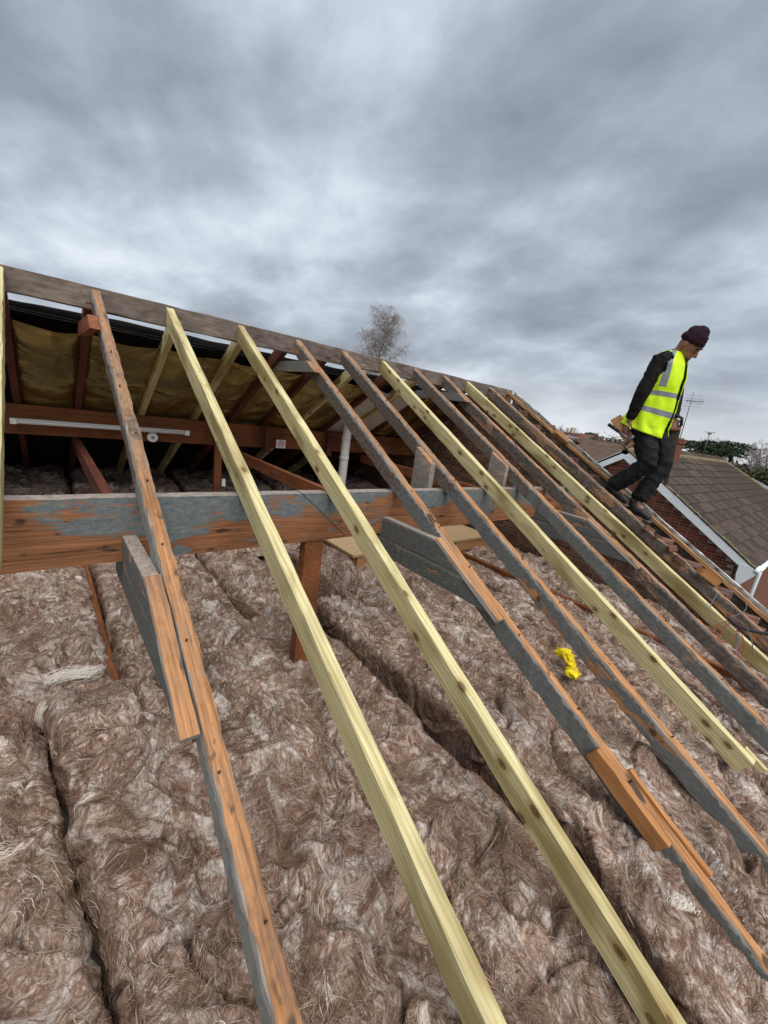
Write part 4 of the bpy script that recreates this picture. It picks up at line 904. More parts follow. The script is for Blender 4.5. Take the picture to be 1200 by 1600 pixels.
# ------------------------------------------------------------------ houses farther off
M_SLATE = plain('grey_slate', (110, 116, 124), .7, .3, .12, 4)
def court_roof(col, name):
    m, nt, b = newmat(name, .9, .15); co = nd(nt, 'ShaderNodeTexCoord').outputs['Object']
    wv = nd(nt, 'ShaderNodeTexWave', {'Scale': 1.1, 'Distortion': .3}, bands_direction='Z', wave_profile='SAW'); nt.links.new(co, wv.inputs['Vector'])
    n = noise(nt, co, 3, 5, .7)
    cl_ = ramp(nt, n, [(.3, c(*[v*.75 for v in col])), (.7, c(*col))]); nt.links.new(cl_, b.inputs['Base Color']); bump(nt, b, wv.outputs[1], .6, .03); return m
M_RBROWN = court_roof((112, 92, 80), 'far_roof_brown'); M_RRED = court_roof((132, 88, 70), 'far_roof_red')
M_FWALL = plain('far_brick', (130, 84, 68), .9, .1, .15, 3); M_FCREAM = plain('far_render', (190, 180, 164), .9, .1, .08, 3)
M_GLASS = plain('window_glass', (60, 70, 80), .1, .6, .1, 2)
def house(cx_, cy_, w, d, ze, zr, rot, wall, roofm, label, grp='houses beyond the neighbour', chim=True):
    t = thing('house', label, 'house', (cx_, cy_, -H), grp); t.rotation_euler = (0, 0, rot)
    def lp(name, V, F, mat, par=None):
        me = mesh_from(name, V, F); me.materials.append(mat); o = bpy.data.objects.new(name, me); link(o, par or t); return o
    he, hr = ze+H, zr+H
    V = [(-w/2, -d/2, 0), (w/2, -d/2, 0), (w/2, d/2, 0), (-w/2, d/2, 0), (-w/2, -d/2, he), (w/2, -d/2, he), (w/2, d/2, he), (-w/2, d/2, he), (-w/2, 0, hr-.1), (w/2, 0, hr-.1)]
    lp('wall', V, [(0, 1, 5, 4), (2, 3, 7, 6), (1, 2, 6, 9, 5), (3, 0, 4, 8, 7)], wall)
    V = [(-w/2-.3, -d/2-.4, he-.15), (w/2+.3, -d/2-.4, he-.15), (w/2+.3, 0, hr), (-w/2-.3, 0, hr), (w/2+.3, d/2+.4, he-.15), (-w/2-.3, d/2+.4, he-.15)]
    V += [(v[0], v[1], v[2]-.12) for v in V]
    rf = lp('roof', V, [(0, 1, 2, 3), (3, 2, 4, 5), (6, 9, 8, 7), (9, 11, 10, 8), (0, 6, 7, 1), (4, 10, 11, 5), (1, 7, 8, 2), (2, 8, 10, 4), (0, 3, 9, 6), (3, 5, 11, 9)], roofm)
    if chim: lp('chimney', boxv(w*.22, w*.22+.7, -.4, .4, hr-.5, hr+.9), BOXF, wall, rf)
    for sy in (-1, 1):
        for sx_ in (-.3, .25):
            wi = lp('window', boxv(w*sx_-.6, w*sx_+.6, sy*(d/2+.03)-.03, sy*(d/2+.03)+.03, he-1.9, he-.7), BOXF, M_UPVC)
            lp('pane', boxv(w*sx_-.5, w*sx_+.5, sy*(d/2+.055)-.02, sy*(d/2+.055)+.02, he-1.8, he-.8), BOXF, M_GLASS, wi)
    return t
def polar(px, py, d): r = ray(px, py); k = d/math.hypot(r[0], r[1]); return r*k
p = polar(955, 705, 27); house(p[0]+1, p[1]+1.5, 12, 8, -2.2, .1, rad(65), M_FWALL, M_RBROWN, 'brown roofed house close behind the white gable apex', chim=False)
p = polar(890, 690, 42); house(p[0], p[1], 11, 8, -2.4, .25, rad(20), M_FWALL, M_SLATE, 'grey slate roofed house low beyond the verge', chim=False)
p = polar(905, 680, 85); house(p[0], p[1], 12, 8, -.8, 1.2, rad(50), M_FCREAM, M_RRED, 'cream house with red roof among the far trees')
p = polar(930, 678, 100); house(p[0], p[1], 12, 8, -.6, 1.0, rad(10), M_FWALL, M_RRED, 'red roofed house farthest off among the bare trees', chim=False)
p = polar(1195, 752, 40); house(p[0]+3, p[1]-1, 14, 8, -3.2, -1.2, rad(5), M_FWALL, M_RBROWN, 'low brown roofed house beyond the hip of the tiled roof', chim=False)
fr = structure(put('lead_flat', *(lambda V: (V, BOXF))(boxv(28.2, 31.5, 3.0, 6.2, -1.45, -1.2)), M_SLATE)) if False else None
dm = thing('dormer_roof', 'small grey sheet roof beyond the hip of the tiled roof', 'roof', (30, 4.4, -2.2))
slab('sheet', [(28.4, 2.6, -1.5), (31.5, 2.6, -1.5), (31.5, 4.9, -.55), (28.4, 4.9, -.55)], M_SLATE, dm)
put('cheek', boxv(28.5, 31.4, 4.9, 6.5, -2.8, -.62), BOXF, M_SLATE, dm)

# ------------------------------------------------------------------ trees
def bark(name, col): return plain(name, col, .95, .1, .25, 12, .5)
M_BARK = bark('bark', (86, 76, 70)); M_TWIG = plain('twigs', (140, 130, 128), .9, .1, .15, 5); M_BIRCH = plain('birch_bark', (150, 142, 136), .9, .1, .3, 9)
class Ribbon:
    def __init__(s): s.V = []; s.F = []
def grow(base, hgt, spread, seed, droop=0.0, levels=4, r0=.16, twig_n=5, trunk=.35, up=.8):
    """returns (trunk+limbs MB, twig MB)"""
    r = np.random.default_rng(seed); wood = MB(); twig = MB()
    def branch(p, d, L, rr, lev):
        n = 5 if lev < 2 else 3; pts = [p.copy()]; dd = d.copy()
        for i in range(n):
            dd = dd+r.normal(0, .13, 3)+np.array([0, 0, (up*.10 if lev < 2 else -droop*.55*(i+1)/n)]); dd /= np.linalg.norm(dd); pts.append(pts[-1]+dd*L/n)
        (wood if lev < 2 else twig).tube(pts, rr, 5 if lev < 2 else 3, rr*.45, False)
        if lev >= levels: return
        k = [7, 6, 6, twig_n, twig_n][lev]
        for j in range(k):
            t = r.uniform(.3 if lev else trunk, 1.0); i = min(n-1, int(t*n)); q = pts[i]+(pts[i+1]-pts[i])*(t*n-i)
            ax = pts[i+1]-pts[i]; ax /= np.linalg.norm(ax); o_ = r.normal(0, 1, 3); o_ -= ax*(o_@ax); o_ /= np.linalg.norm(o_)
            nd_ = ax*(.75 if lev < 1 else .6)+o_*spread*(1 if lev < 1 else .9); nd_ /= np.linalg.norm(nd_)
            if droop and lev >= 2: nd_ = nd_+np.array([0, 0, -droop]); nd_ /= np.linalg.norm(nd_)
            branch(q, nd_, L*r.uniform(.42, .62)*(1.05-.45*t if lev == 0 else 1), rr*.5, lev+1)
    branch(np.asarray(base, float), np.array([0, 0, 1.]), hgt*.76, r0, 0)
    return wood, twig
def bare_tree(name, px, py_top, d, label, seed, spread=.7, droop=0., cat='tree', grp='bare trees', twig=None, levels=4, tw=5, r0=.16, trunk=.35):
    p = polar(px, py_top, d); base = np.array([p[0], p[1], -H]); t = thing(name, label, cat, base, grp)
    w_, tg = grow(base, p[2]+H, spread, seed, droop, levels, r0, tw, trunk)
    zm = max(v[2] for v in tg.V)+H; k_ = (p[2]+H)/zm
    for mb in (w_, tg): mb.V = [tuple(base+(np.array(v)-base)*k_) for v in mb.V]
    w_.put('trunk', M_BARK if droop == 0 else M_BIRCH, t, True)
    # thin twigs keep about a third of a pixel at their distance
    o = tg.put('crown', twig or M_TWIG, t, False); o['kind'] = 'stuff'
    return t
def birch(px, py, d, label, seed):
    p = polar(px, py, d); base = np.array([p[0], p[1], -H]); hh = p[2]+H; t = thing('birch_tree', label, 'tree', base); r = np.random.default_rng(seed); wood, tw = MB(), MB()
    def seg(p0, dr, L, r0, n, wob, lift, mb, sides):
        pts = [p0]; dd = dr.copy()
        for i in range(n):
            dd = dd+r.normal(0, wob, 3)+np.array([0, 0, lift]); dd /= np.linalg.norm(dd); pts.append(pts[-1]+dd*L/n)
        mb.tube(pts, r0, sides, r0*.4, False); return pts
    trunk = seg(base, np.array([.02, .02, 1.]), hh*.93, .13, 10, .035, .06, wood, 7)
    for k in range(46):
        f = r.uniform(.5, .98); i = min(9, int(f*10)); q = trunk[i]+(trunk[i+1]-trunk[i])*(f*10-i); a = r.uniform(0, 6.28)
        L = hh*(.29*(1.08-f)+.06)*r.uniform(.8, 1.2); limb = seg(q, np.array([math.cos(a)*.62, math.sin(a)*.62, .8]), L, .045*(1.3-f), 6, .1, .05, wood, 5)
        for m_ in range(12):
            g2 = r.uniform(.25, 1); i2 = min(5, int(g2*6)); q2 = limb[i2]; a2 = a+r.normal(0, 1.0); sub = seg(q2, np.array([math.cos(a2)*.8, math.sin(a2)*.8, .45]), L*r.uniform(.22, .45), .013, 5, .15, -.06, tw, 3)
            for w_ in range(6):
                q3 = sub[r.integers(1, 6)]; a3 = r.uniform(0, 6.28)
                seg(q3, np.array([math.cos(a3)*.6, math.sin(a3)*.6, .1]), r.uniform(.4, 1.1), .006, 4, .12, -.32, tw, 3)
    wood.put('trunk', M_BIRCH, t, True); o = tw.put('crown', M_TWIG, t); o['kind'] = 'stuff'
birch(590, 466, 27, 'bare weeping birch rising behind the ridge board', 4)
bare_tree('bare_tree', 646, 583, 34, 'small bare tree top just showing over the ridge beside the birch', 8, .6, 0)
for i, (px, py, d) in enumerate(((1130, 683, 78), (1172, 688, 74), (1196, 682, 80), (1215, 686, 70), (1118, 690, 90))):
    bare_tree('bare_tree', px, py, d, ('bare tree between the two pines', 'bare tree just beyond the flat topped pine', 'tall pale bare tree over the evergreen bushes', 'bare tree at the end of the evergreen bushes', 'bare tree behind the thin aerial mast')[i], 30+i, .8, 0, r0=.22, tw=6)
for i, (px, py, d) in enumerate(((876, 662, 95), (893, 668, 110), (945, 676, 70), (960, 680, 66), (905, 669, 120))):
    bare_tree('bare_tree', px, py, d, ('bare tree on the skyline right above the verge', 'bare tree behind the cream house', 'brown bare tree beside the dark conifer', 'brown bare tree behind the worker hand', 'bare tree on the far skyline between the houses')[i], 50+i, .85, 0, r0=.2, tw=6)
def leafy(base, ell, n, size, seed, mat, name, parent, flat=.6):
    """clumped foliage: many small leaf faces spread through lobes"""
    r = np.random.default_rng(seed); V = []; F = []
    for (cx_, cy_, cz_, rx, ry, rz) in ell:
        k = max(20, int(n*rx*ry*rz/sum(e[3]*e[4]*e[5] for e in ell)))
        cl_ = r.normal(0, 1, (max(6, k//14), 3)); cl_ /= np.linalg.norm(cl_, axis=1, keepdims=True); cl_ *= r.uniform(.45, 1, (len(cl_), 1))**.5
        pick = cl_[r.integers(0, len(cl_), k)]+r.normal(0, .13, (k, 3))
        P = np.array([cx_, cy_, cz_])+pick*np.array([rx, ry, rz])
        a = r.normal(0, 1, (k, 3)); a /= np.linalg.norm(a, axis=1, keepdims=True); b_ = np.cross(a, r.normal(0, 1, (k, 3))); b_ /= np.linalg.norm(b_, axis=1, keepdims=True)
        sz = size*r.uniform(.5, 1.3, (k, 1))
        n0 = len(V); q = np.stack([P-a*sz, P+b_*sz*.5, P+a*sz, P-b_*sz*.5], 1).reshape(-1, 3); V += [tuple(v) for v in q]
        F += [(n0+4*i, n0+4*i+1, n0+4*i+2, n0+4*i+3) for i in range(k)]
    o = put(name, V, F, mat, parent); o['kind'] = 'stuff'; return o
def leafmat(name, a, b2):
    m, nt, b = newmat(name, .8, .2); n = noise(nt, nd(nt, 'ShaderNodeTexCoord').outputs['Object'], 1.6, 5, .7)
    nt.links.new(ramp(nt, n, [(.35, c(*a)), (.68, c(*b2))]), b.inputs['Base Color']); return m
M_PINE = leafmat('pine_needles', (40, 54, 40), (70, 84, 56)); M_HEDGE = leafmat('evergreen', (44, 52, 34), (82, 88, 54)); M_SCRUB = leafmat('brown_scrub', (78, 64, 54), (112, 96, 80))
def pine(px, py, d, label, seed, width):
    p = polar(px, py, d); base = np.array([p[0], p[1], -H]); h_ = p[2]+H; t = thing('pine_tree', label, 'tree', base, 'pines')
    r = np.random.default_rng(seed); mb = MB(); top = base+np.array([.4, .3, h_*.93])
    mb.tube([base, base+np.array([.1, .2, h_*.4]), base+np.array([.2, .1, h_*.7]), top], .32, 7, .1)
    ell = []
    for i in range(11):
        zf = r.uniform(.45, .95); a_ = r.uniform(0, 6.28); L_ = width*r.uniform(.35, 1)*(1.15-.6*abs(zf-.78)/.3)
        e = base+np.array([math.cos(a_)*L_, math.sin(a_)*L_, h_*zf]); mb.tube([base+np.array([.15, .1, h_*(zf-.1)]), (base+e)/2+np.array([0, 0, h_*zf*.5-.1]), e], .1, 5, .04)
        ell.append((e[0], e[1], e[2]+.1, width*.33, width*.33, width*.12))
    ell.append((top[0], top[1], top[2], width*.5, width*.5, width*.16))
    mb.put('trunk', M_BARK, t, True); leafy(base, ell, 6000, .14, seed, M_PINE, 'crown', t)
pine(1096, 688, 66, 'broad dark pine left of the thin aerial mast', 5, 3.3)
pine(1152, 690, 62, 'flat topped dark pine with open crown over the tiled roof', 6, 3.3)
pine(926, 674, 88, 'small dark conifer among the far houses', 7, 2.0)
def bush(px, py, d, w, label, seed, mat, name='evergreen_bush', grp='bushes beyond the houses', h=None):
    p = polar(px, py, d); base = np.array([p[0], p[1], -H]); t = thing(name, label, 'bush', base, grp); hh = p[2]+H
    r = np.random.default_rng(seed)
    ell = [(base[0]+r.uniform(-w, w)*.5, base[1]+r.uniform(-w, w)*.5, -H+hh*f, w*.5*r.uniform(.8, 1.2), w*.5*r.uniform(.8, 1.2), hh*.28) for f in (.2, .35, .5, .6, .68, .72, .45, .55)]
    MB().tube([base, base+np.array([0, 0, hh*.6])], .15, 6, .06).put('stem', M_BARK, t, True)
    leafy(base, ell, 7500, .17, seed, mat, 'foliage', t)
for i, (px, py, d, w) in enumerate(((1070, 722, 60, 3.2), (1110, 728, 58, 3.2), (1138, 730, 60, 3.2), (1168, 730, 50, 3.6), (1200, 732, 46, 4.0), (1225, 734, 44, 4.5))):
    bush(px, py, d, w, ('dark evergreen bush beside the brick chimney', 'dark evergreen bush under the broad pine', 'dark evergreen bush between the pines', 'dark evergreen bush under the flat topped pine', 'dense evergreen bush beyond the hip', 'dense evergreen bush past the hip end')[i], 80+i, M_HEDGE)
for i, (px, py, d, w) in enumerate(((868, 672, 90, 4.5), (884, 676, 84, 5), (903, 680, 92, 5), (938, 684, 60, 4), (955, 684, 55, 4.2), (974, 686, 52, 4.2), (990, 690, 50, 4))):
    bush(px, py, d, w, ('brown winter scrub on the skyline above the verge', 'brown winter scrub below the far bare trees', 'brown winter scrub beside the cream house', 'brown winter thicket beside the dark conifer', 'brown winter thicket over the near brown roof', 'brown winter thicket behind the held timber', 'brown winter thicket behind the worker leg')[i], 95+i, M_SCRUB, 'winter_thicket', 'brown thickets')
# far wood closing the horizon all round
fw = MB(); r = np.random.default_rng(77); P_ = []; V = []; F = []
n_ = 9000; az = r.uniform(0, 2*np.pi, n_); dd = r.uniform(190, 260, n_); zz = -H+r.uniform(0, 1, n_)**.8*(5.6+1.2*np.sin(az*17)+.8*np.sin(az*41))
ctr = np.stack([np.sin(az)*dd, np.cos(az)*dd, zz], 1); a = r.normal(0, 1, (n_, 3)); a /= np.linalg.norm(a, axis=1, keepdims=True); b_ = np.cross(a, r.normal(0, 1, (n_, 3))); b_ /= np.linalg.norm(b_, axis=1, keepdims=True)
q = np.stack([ctr-a*2.2, ctr+b_*1.4, ctr+a*2.2, ctr-b_*1.4], 1).reshape(-1, 3)
o = put('far_wood', q, [(4*i, 4*i+1, 4*i+2, 4*i+3) for i in range(n_)], M_SCRUB); o['kind'] = 'stuff'; o['label'] = 'far brown winter wood along the horizon'; o['category'] = 'wood'

# ------------------------------------------------------------------ worker
def loft(pts, rads, n=14, lat=(1, 0, 0), cap=True):
    """rings along pts; rads: (lateral, fore-aft)"""
    pts = [np.asarray(p, float) for p in pts]; V = []; F = []; m_ = len(pts); lat = np.asarray(lat, float)
    for i, p in enumerate(pts):
        t = pts[min(i+1, m_-1)]-pts[max(i-1, 0)]; t /= np.linalg.norm(t); a = lat-t*(lat@t)
        if np.linalg.norm(a) < .2: a = np.array([0, 1., 0])-t*t[1]
        a /= np.linalg.norm(a); b_ = np.cross(t, a)
        ra, rb_ = rads[i] if isinstance(rads[i], tuple) else (rads[i], rads[i])
        for k in range(n): w_ = 2*math.pi*k/n; V.append(p+a*ra*math.cos(w_)+b_*rb_*math.sin(w_))
    for i in range(m_-1):
        for k in range(n): F.append((i*n+k, i*n+(k+1) % n, (i+1)*n+(k+1) % n, (i+1)*n+k))
    if cap:
        for i, s_ in ((0, -1), (m_-1, 1)):
            t = pts[min(i+1, m_-1)]-pts[max(i-1, 0)]; t /= np.linalg.norm(t); ra = min(rads[i]) if isinstance(rads[i], tuple) else rads[i]
            V.append(pts[i]+t*s_*ra*.55); ti = len(V)-1
            for k in range(n): F.append((i*n+(k+1) % n, i*n+k, ti) if s_ < 0 else (i*n+k, i*n+(k+1) % n, ti))
    return V, F
def ellipsoid(cn, r3, n=14, fr=None):
    V = []; F = []; cn = np.asarray(cn, float); fr = np.eye(3) if fr is None else fr
    for i in range(n//2+1):
        ph = math.pi*i/(n//2)
        for k in range(n): w_ = 2*math.pi*k/n; v = np.array([math.sin(ph)*math.cos(w_)*r3[0], math.sin(ph)*math.sin(w_)*r3[1], math.cos(ph)*r3[2]]); V.append(cn+fr.T @ v)
    for i in range(n//2):
        for k in range(n): F.append((i*n+k, (i+1)*n+k, (i+1)*n+(k+1) % n, i*n+(k+1) % n))
    return V, F
def fuse(name, shapes, mat, parent, voxel, smooth=6, fold=0.0, fsc=14, seed=0):
    mb = MB()
    for V, F in shapes: mb.add(V, F)
    o = put(name, mb.V, mb.F, mat, parent)
    bm = bmesh.new(); bm.from_mesh(o.data); bmesh.ops.remove_doubles(bm, verts=bm.verts, dist=1e-5); bmesh.ops.recalc_face_normals(bm, faces=bm.faces); bm.to_mesh(o.data); bm.free()
    md = o.modifiers.new('r', 'REMESH'); md.mode = 'VOXEL'; md.voxel_size = voxel
    ms = o.modifiers.new('s', 'SMOOTH'); ms.factor = .5; ms.iterations = smooth
    dg = bpy.context.evaluated_depsgraph_get(); me = bpy.data.meshes.new_from_object(o.evaluated_get(dg)); o.modifiers.clear(); o.data = me
    if fold:
        n = len(me.vertices); co_ = np.empty(n*3, np.float32); me.vertices.foreach_get('co', co_); co_ = co_.reshape(-1, 3); nr = np.empty(n*3, np.float32); me.vertices.foreach_get('normal', nr); nr = nr.reshape(-1, 3)
        h_ = fold*(1-2*np.abs(pn(co_[:, 1]*fsc+co_[:, 0]*5+seed, co_[:, 2]*fsc*.8+seed)))+fold*.5*pn(co_[:, 1]*fsc*2.3+9, co_[:, 2]*fsc*2+co_[:, 0]*20)
        me.vertices.foreach_set('co', (co_+nr*h_[:, None]).astype(np.float32).ravel()); me.update()
    me.polygons.foreach_set('use_smooth', [True]*len(me.polygons))
    if not me.materials: me.materials.append(mat)
    return o
XR_, XL_, XM_ = 4.40, 4.66, 4.53      # his right side is nearer the camera
def J(px, py, x): return onx(px, py, x)
hip_r, hip_l = J(1006, 668, 4.44), J(1024, 668, 4.62)
knee_r, knee_l = J(1012, 724, 4.41), J(1036, 726, 4.64)
ank_r, ank_l = J(962, 757, 4.40), J(993, 786, 4.52)
heel_r = J(950, 762, 4.40); toe_r = J(979, 786, 4.40); heel_l = J(984, 792, 4.52); toe_l = J(1014, 812, 4.52)
pel = (hip_r+hip_l)/2; chest = J(1040, 590, XM_); nb = J(1056, 554, XM_); belly = J(1024, 636, XM_)
sh_r, sh_l = J(1034, 561, 4.37), J(1060, 563, 4.70)
el_r, wr_r, hd_r = J(1004, 613, 4.30), J(985, 655, 4.33), J(977, 671, 4.33)
el_l, wr_l, hd_l = J(1056, 616, 4.78), J(1052, 652, 4.74), J(1054, 666, 4.72)
head = J(1076, 541, XM_)
wk = thing('person', 'person in yellow high-visibility vest, black workwear and dark beanie stepping down the rafters', 'person', (float(ank_l[0]), float(ank_l[1]), float(zroof(ank_l[1]))))
M_SKIN = plain('skin', (142, 98, 80), .55, .4, .1, 30)
# head frame: looking down and forward (forward = -Y)
hf = np.array([.03, -.80, -.60]); hf /= np.linalg.norm(hf); hx = np.array([1., 0, 0]); hx -= hf*(hx@hf); hx /= np.linalg.norm(hx); hu = np.cross(hx, -hf); hu = hu if hu[2] > 0 else -hu
FRM = np.array([hx, hf, hu])       # rows: lateral, forward, up
def hp(l, f_, u_): return head+hx*l+hf*f_+hu*u_
def fingers(hd, wr, palm_n, side_sgn):
    """palm with four curled fingers and a thumb"""
    ax = hd-wr; ax /= np.linalg.norm(ax); pn_ = palm_n-ax*(palm_n@ax); pn_ /= np.linalg.norm(pn_); sd_ = np.cross(ax, pn_)
    sh = [loft([wr, wr+ax*.03, hd, hd+ax*.02], [(.027, .02), (.034, .018), (.042, .017), (.04, .015)], 12, sd_)]
    for k, (o_, L_) in enumerate(((-.032, .068), (-.011, .078), (.011, .074), (.031, .058))):
        b0_ = hd+ax*.018+sd_*o_
        sh.append(loft([b0_, b0_+ax*L_*.42+pn_*.008, b0_+ax*L_*.55+pn_*L_*.42, b0_+ax*L_*.28+pn_*L_*.72], [.0095, .009, .0085, .0075], 8, sd_))
    tb = wr+ax*.035+sd_*side_sgn*.03
    sh.append(loft([tb, tb+sd_*side_sgn*.022+ax*.025+pn_*.012, tb+sd_*side_sgn*.018+ax*.05+pn_*.03], [.013, .011, .009], 8, ax+pn_*.3)); return sh
body = [ellipsoid(hp(0, 0, .015), (.073, .092, .112), 18, FRM), ellipsoid(hp(0, .045, -.055), (.052, .05, .06), 14, FRM),
        ellipsoid(hp(0, .075, -.088), (.03, .026, .024), 12, FRM),
        loft([hp(0, .085, .02), hp(0, .108, -.012), hp(0, .118, -.03), hp(0, .095, -.038)], [(.008, .008), (.012, .012), (.017, .014), (.014, .01)], 10, hx),
        ellipsoid(hp(0, .088, .034), (.05, .012, .012), 12, FRM), ellipsoid(hp(0, .092, -.062), (.026, .011, .008), 10, FRM),
        ellipsoid(hp(-.075, -.012, -.004), (.011, .022, .034), 10, FRM), ellipsoid(hp(.075, -.012, -.004), (.011, .022, .034), 10, FRM),
        loft([nb-np.array([0, 0, .03]), (nb+head)/2-hu*.02, hp(0, -.02, -.03)], [.062, .056, .06], 12),
        loft([pel, belly, chest, nb+np.array([0, 0, -.02])], [(.15, .1), (.14, .095), (.165, .11), (.10, .08)], 14),
        loft([sh_r, el_r, wr_r], [.05, .042, .026], 10), loft([sh_l, el_l, wr_l], [.05, .042, .026], 10), loft([sh_r, nb, sh_l], [.055, .06, .055], 10, (0, 1, 0)),
        loft([hip_r, knee_r, ank_r], [.085, .058, .04], 12), loft([hip_l, knee_l, ank_l], [.085, .058, .04], 12), loft([ank_r, toe_r], [.036, .03], 8), loft([ank_l, toe_l], [.036, .03], 8)]
body += fingers(hd_r, wr_r, np.array([.55, -.4, -.3]), 1)+fingers(hd_l, wr_l, np.array([-.6, -.4, -.2]), -1)
fuse('body', body, M_SKIN, wk, .0065, 3)
M_EYE = plain('eye', (30, 26, 24), .3, .5)
for sx_ in (-1, 1):
    V, F = ellipsoid(hp(sx_*.03, .086, .016), (.013, .007, .007), 10, FRM); put('eye', V, F, M_EYE, wk, smooth=True)
    V, F = loft([hp(sx_*.012, .098, .038), hp(sx_*.032, .096, .044), hp(sx_*.05, .084, .038)], [.005, .006, .004], 6, hf); put('eyebrow', V, F, M_EYE, wk, smooth=True)
V, F = ellipsoid(hp(0, .062, -.082), (.052, .045, .032), 14, FRM)
M_BEARD = plain('stubble', (62, 46, 40), .8, .2, .15, 90)
fuse('beard', [ellipsoid(hp(0, .066, -.086), (.044, .036, .028), 12, FRM)], M_BEARD, wk, .007, 3)
# beanie: turned-up cuff, slouching crown
M_BEAN = plain('dark_knit', (48, 32, 40), .95, .1, .2, 120, .6)
fuse('beanie', [ellipsoid(hp(0, -.012, .072), (.082, .099, .095), 20, FRM), ellipsoid(hp(0, -.012, .14), (.05, .062, .045), 14, FRM), ellipsoid(hp(0, -.06, .10), (.06, .055, .06), 14, FRM),
                loft([hp(0, -.010, .030), hp(0, -.012, .05), hp(0, -.014, .072)], [(.084, .104), (.089, .109), (.086, .105)], 24, hx)], M_BEAN, wk, .006, 4, .002, 45)
# jacket, trousers, boots
M_JACK = plain('black_jacket', (25, 22, 22), .85, .2, .2, 20, .2); M_TROU = plain('black_trousers', (22, 22, 25), .8, .25, .2, 20, .2); M_BOOT = plain('work_boot', (36, 35, 34), .6, .35, .2, 40, .2); M_SOLE = plain('boot_sole', (84, 80, 72), .8, .2, .15, 40)
fuse('jacket', [loft([pel+np.array([0, .0, .06]), belly, chest, nb+np.array([0, .02, -.035])], [(.175, .125), (.172, .125), (.195, .135), (.10, .085)], 16),
                loft([sh_r+np.array([.04, 0, .0]), sh_r, (sh_r+el_r)/2, el_r, (el_r+wr_r)/2, wr_r+(wr_r-el_r)*-.03], [.07, .078, .067, .06, .052, .045], 12), loft([sh_l+np.array([-.04, 0, 0]), sh_l, el_l, wr_l], [.07, .076, .06, .045], 12),
                loft([sh_r, nb+np.array([0, .01, -.02]), sh_l], [.062, .068, .062], 12, (0, 1, 0)), loft([nb+np.array([0, .0, -.02]), nb*.6+head*.4+np.array([0, .01, -.03])], [.074, .068], 12)], M_JACK, wk, .010, 5, .006, 13, 3)
cuff_r, cuff_l = ank_r+(knee_r-ank_r)*-.04, ank_l+(knee_l-ank_l)*.12
fuse('trousers', [loft([pel+np.array([0, 0, .1]), pel, pel-np.array([0, 0, .08])], [(.165, .12), (.178, .135), (.165, .125)], 16),
                  loft([hip_r, hip_r*.5+knee_r*.5, knee_r, knee_r*.55+ank_r*.45, cuff_r], [.112, .1, .082, .078, .082], 14), loft([hip_l, hip_l*.5+knee_l*.5, knee_l, knee_l*.5+ank_l*.5, cuff_l], [.112, .098, .08, .076, .078], 14)], M_TROU, wk, .010, 4, .008, 12, 8)
for hl, to, an in ((heel_r, toe_r, ank_r), (heel_l, toe_l, ank_l)):
    ax_ = to-hl; ax_ /= np.linalg.norm(ax_)
    bo = fuse('boot', [loft([an+(an-(hl+to)/2)*.4, an*.6+hl*.4, hl*.6+to*.4], [(.052, .055), (.05, .056), (.048, .05)], 12), loft([hl-ax_*.01+np.array([0, 0, .015]), hl*.4+to*.6+np.array([0, 0, .02]), to+np.array([0, 0, .012])], [(.042, .042), (.05, .045), (.045, .033)], 12)], M_BOOT, wk, .008, 3, .002, 40)
    dn = np.array([0, math.sin(TH), -math.cos(TH)])
    put('sole', *loft([hl-ax_*.035+dn*.024, hl+dn*.028, (hl+to)/2+dn*.022, to+dn*.02, to+ax_*.03+dn*.016], [(.03, .014), (.042, .016), (.04, .014), (.046, .015), (.03, .012)], 14), M_SOLE, bo if False else wk, smooth=True)
# hi-vis vest: open shell round the jacket with reflective tape
m, nt, b = newmat('hi_vis', .6, .3); uv = nd(nt, 'ShaderNodeUVMap', uv_map='UVMap'); sx2 = nd(nt, 'ShaderNodeSeparateXYZ'); nt.links.new(uv.outputs[0], sx2.inputs[0])
uu, vv = sx2.outputs[0], sx2.outputs[1]
def between(nt, v, a, b_): return math_n(nt, 'MULTIPLY', math_n(nt, 'GREATER_THAN', v, a), math_n(nt, 'LESS_THAN', v, b_))
band = math_n(nt, 'MAXIMUM', between(nt, vv, .26, .315), between(nt, vv, .44, .495))
str_ = math_n(nt, 'MULTIPLY', math_n(nt, 'MAXIMUM', math_n(nt, 'MAXIMUM', between(nt, uu, .135, .195), between(nt, uu, .805, .865)), math_n(nt, 'MAXIMUM', between(nt, uu, .36, .41), between(nt, uu, .59, .64))), math_n(nt, 'GREATER_THAN', vv, .54))
tape = math_n(nt, 'MAXIMUM', band, str_)
nf_ = noise(nt, nd(nt, 'ShaderNodeTexCoord').outputs['Object'], 18, 4, .6)
hv = ramp(nt, nf_, [(.3, c(204, 246, 14)), (.7, c(224, 255, 40))])
nt.links.new(mix(nt, tape, hv, c(134, 140, 146)), b.inputs['Base Color']); bump(nt, b, nf_, .3, .01); M_HV = m
pts = [pel+np.array([0, .055, -.035]), pel+np.array([0, .03, .05]), belly, belly*.5+chest*.5, chest, chest*.45+nb*.55+np.array([0, .012, 0]), nb+np.array([0, .025, .012])]
rds = [(.235, .225), (.22, .185), (.205, .165), (.207, .158), (.215, .155), (.213, .13), (.105, .085)]
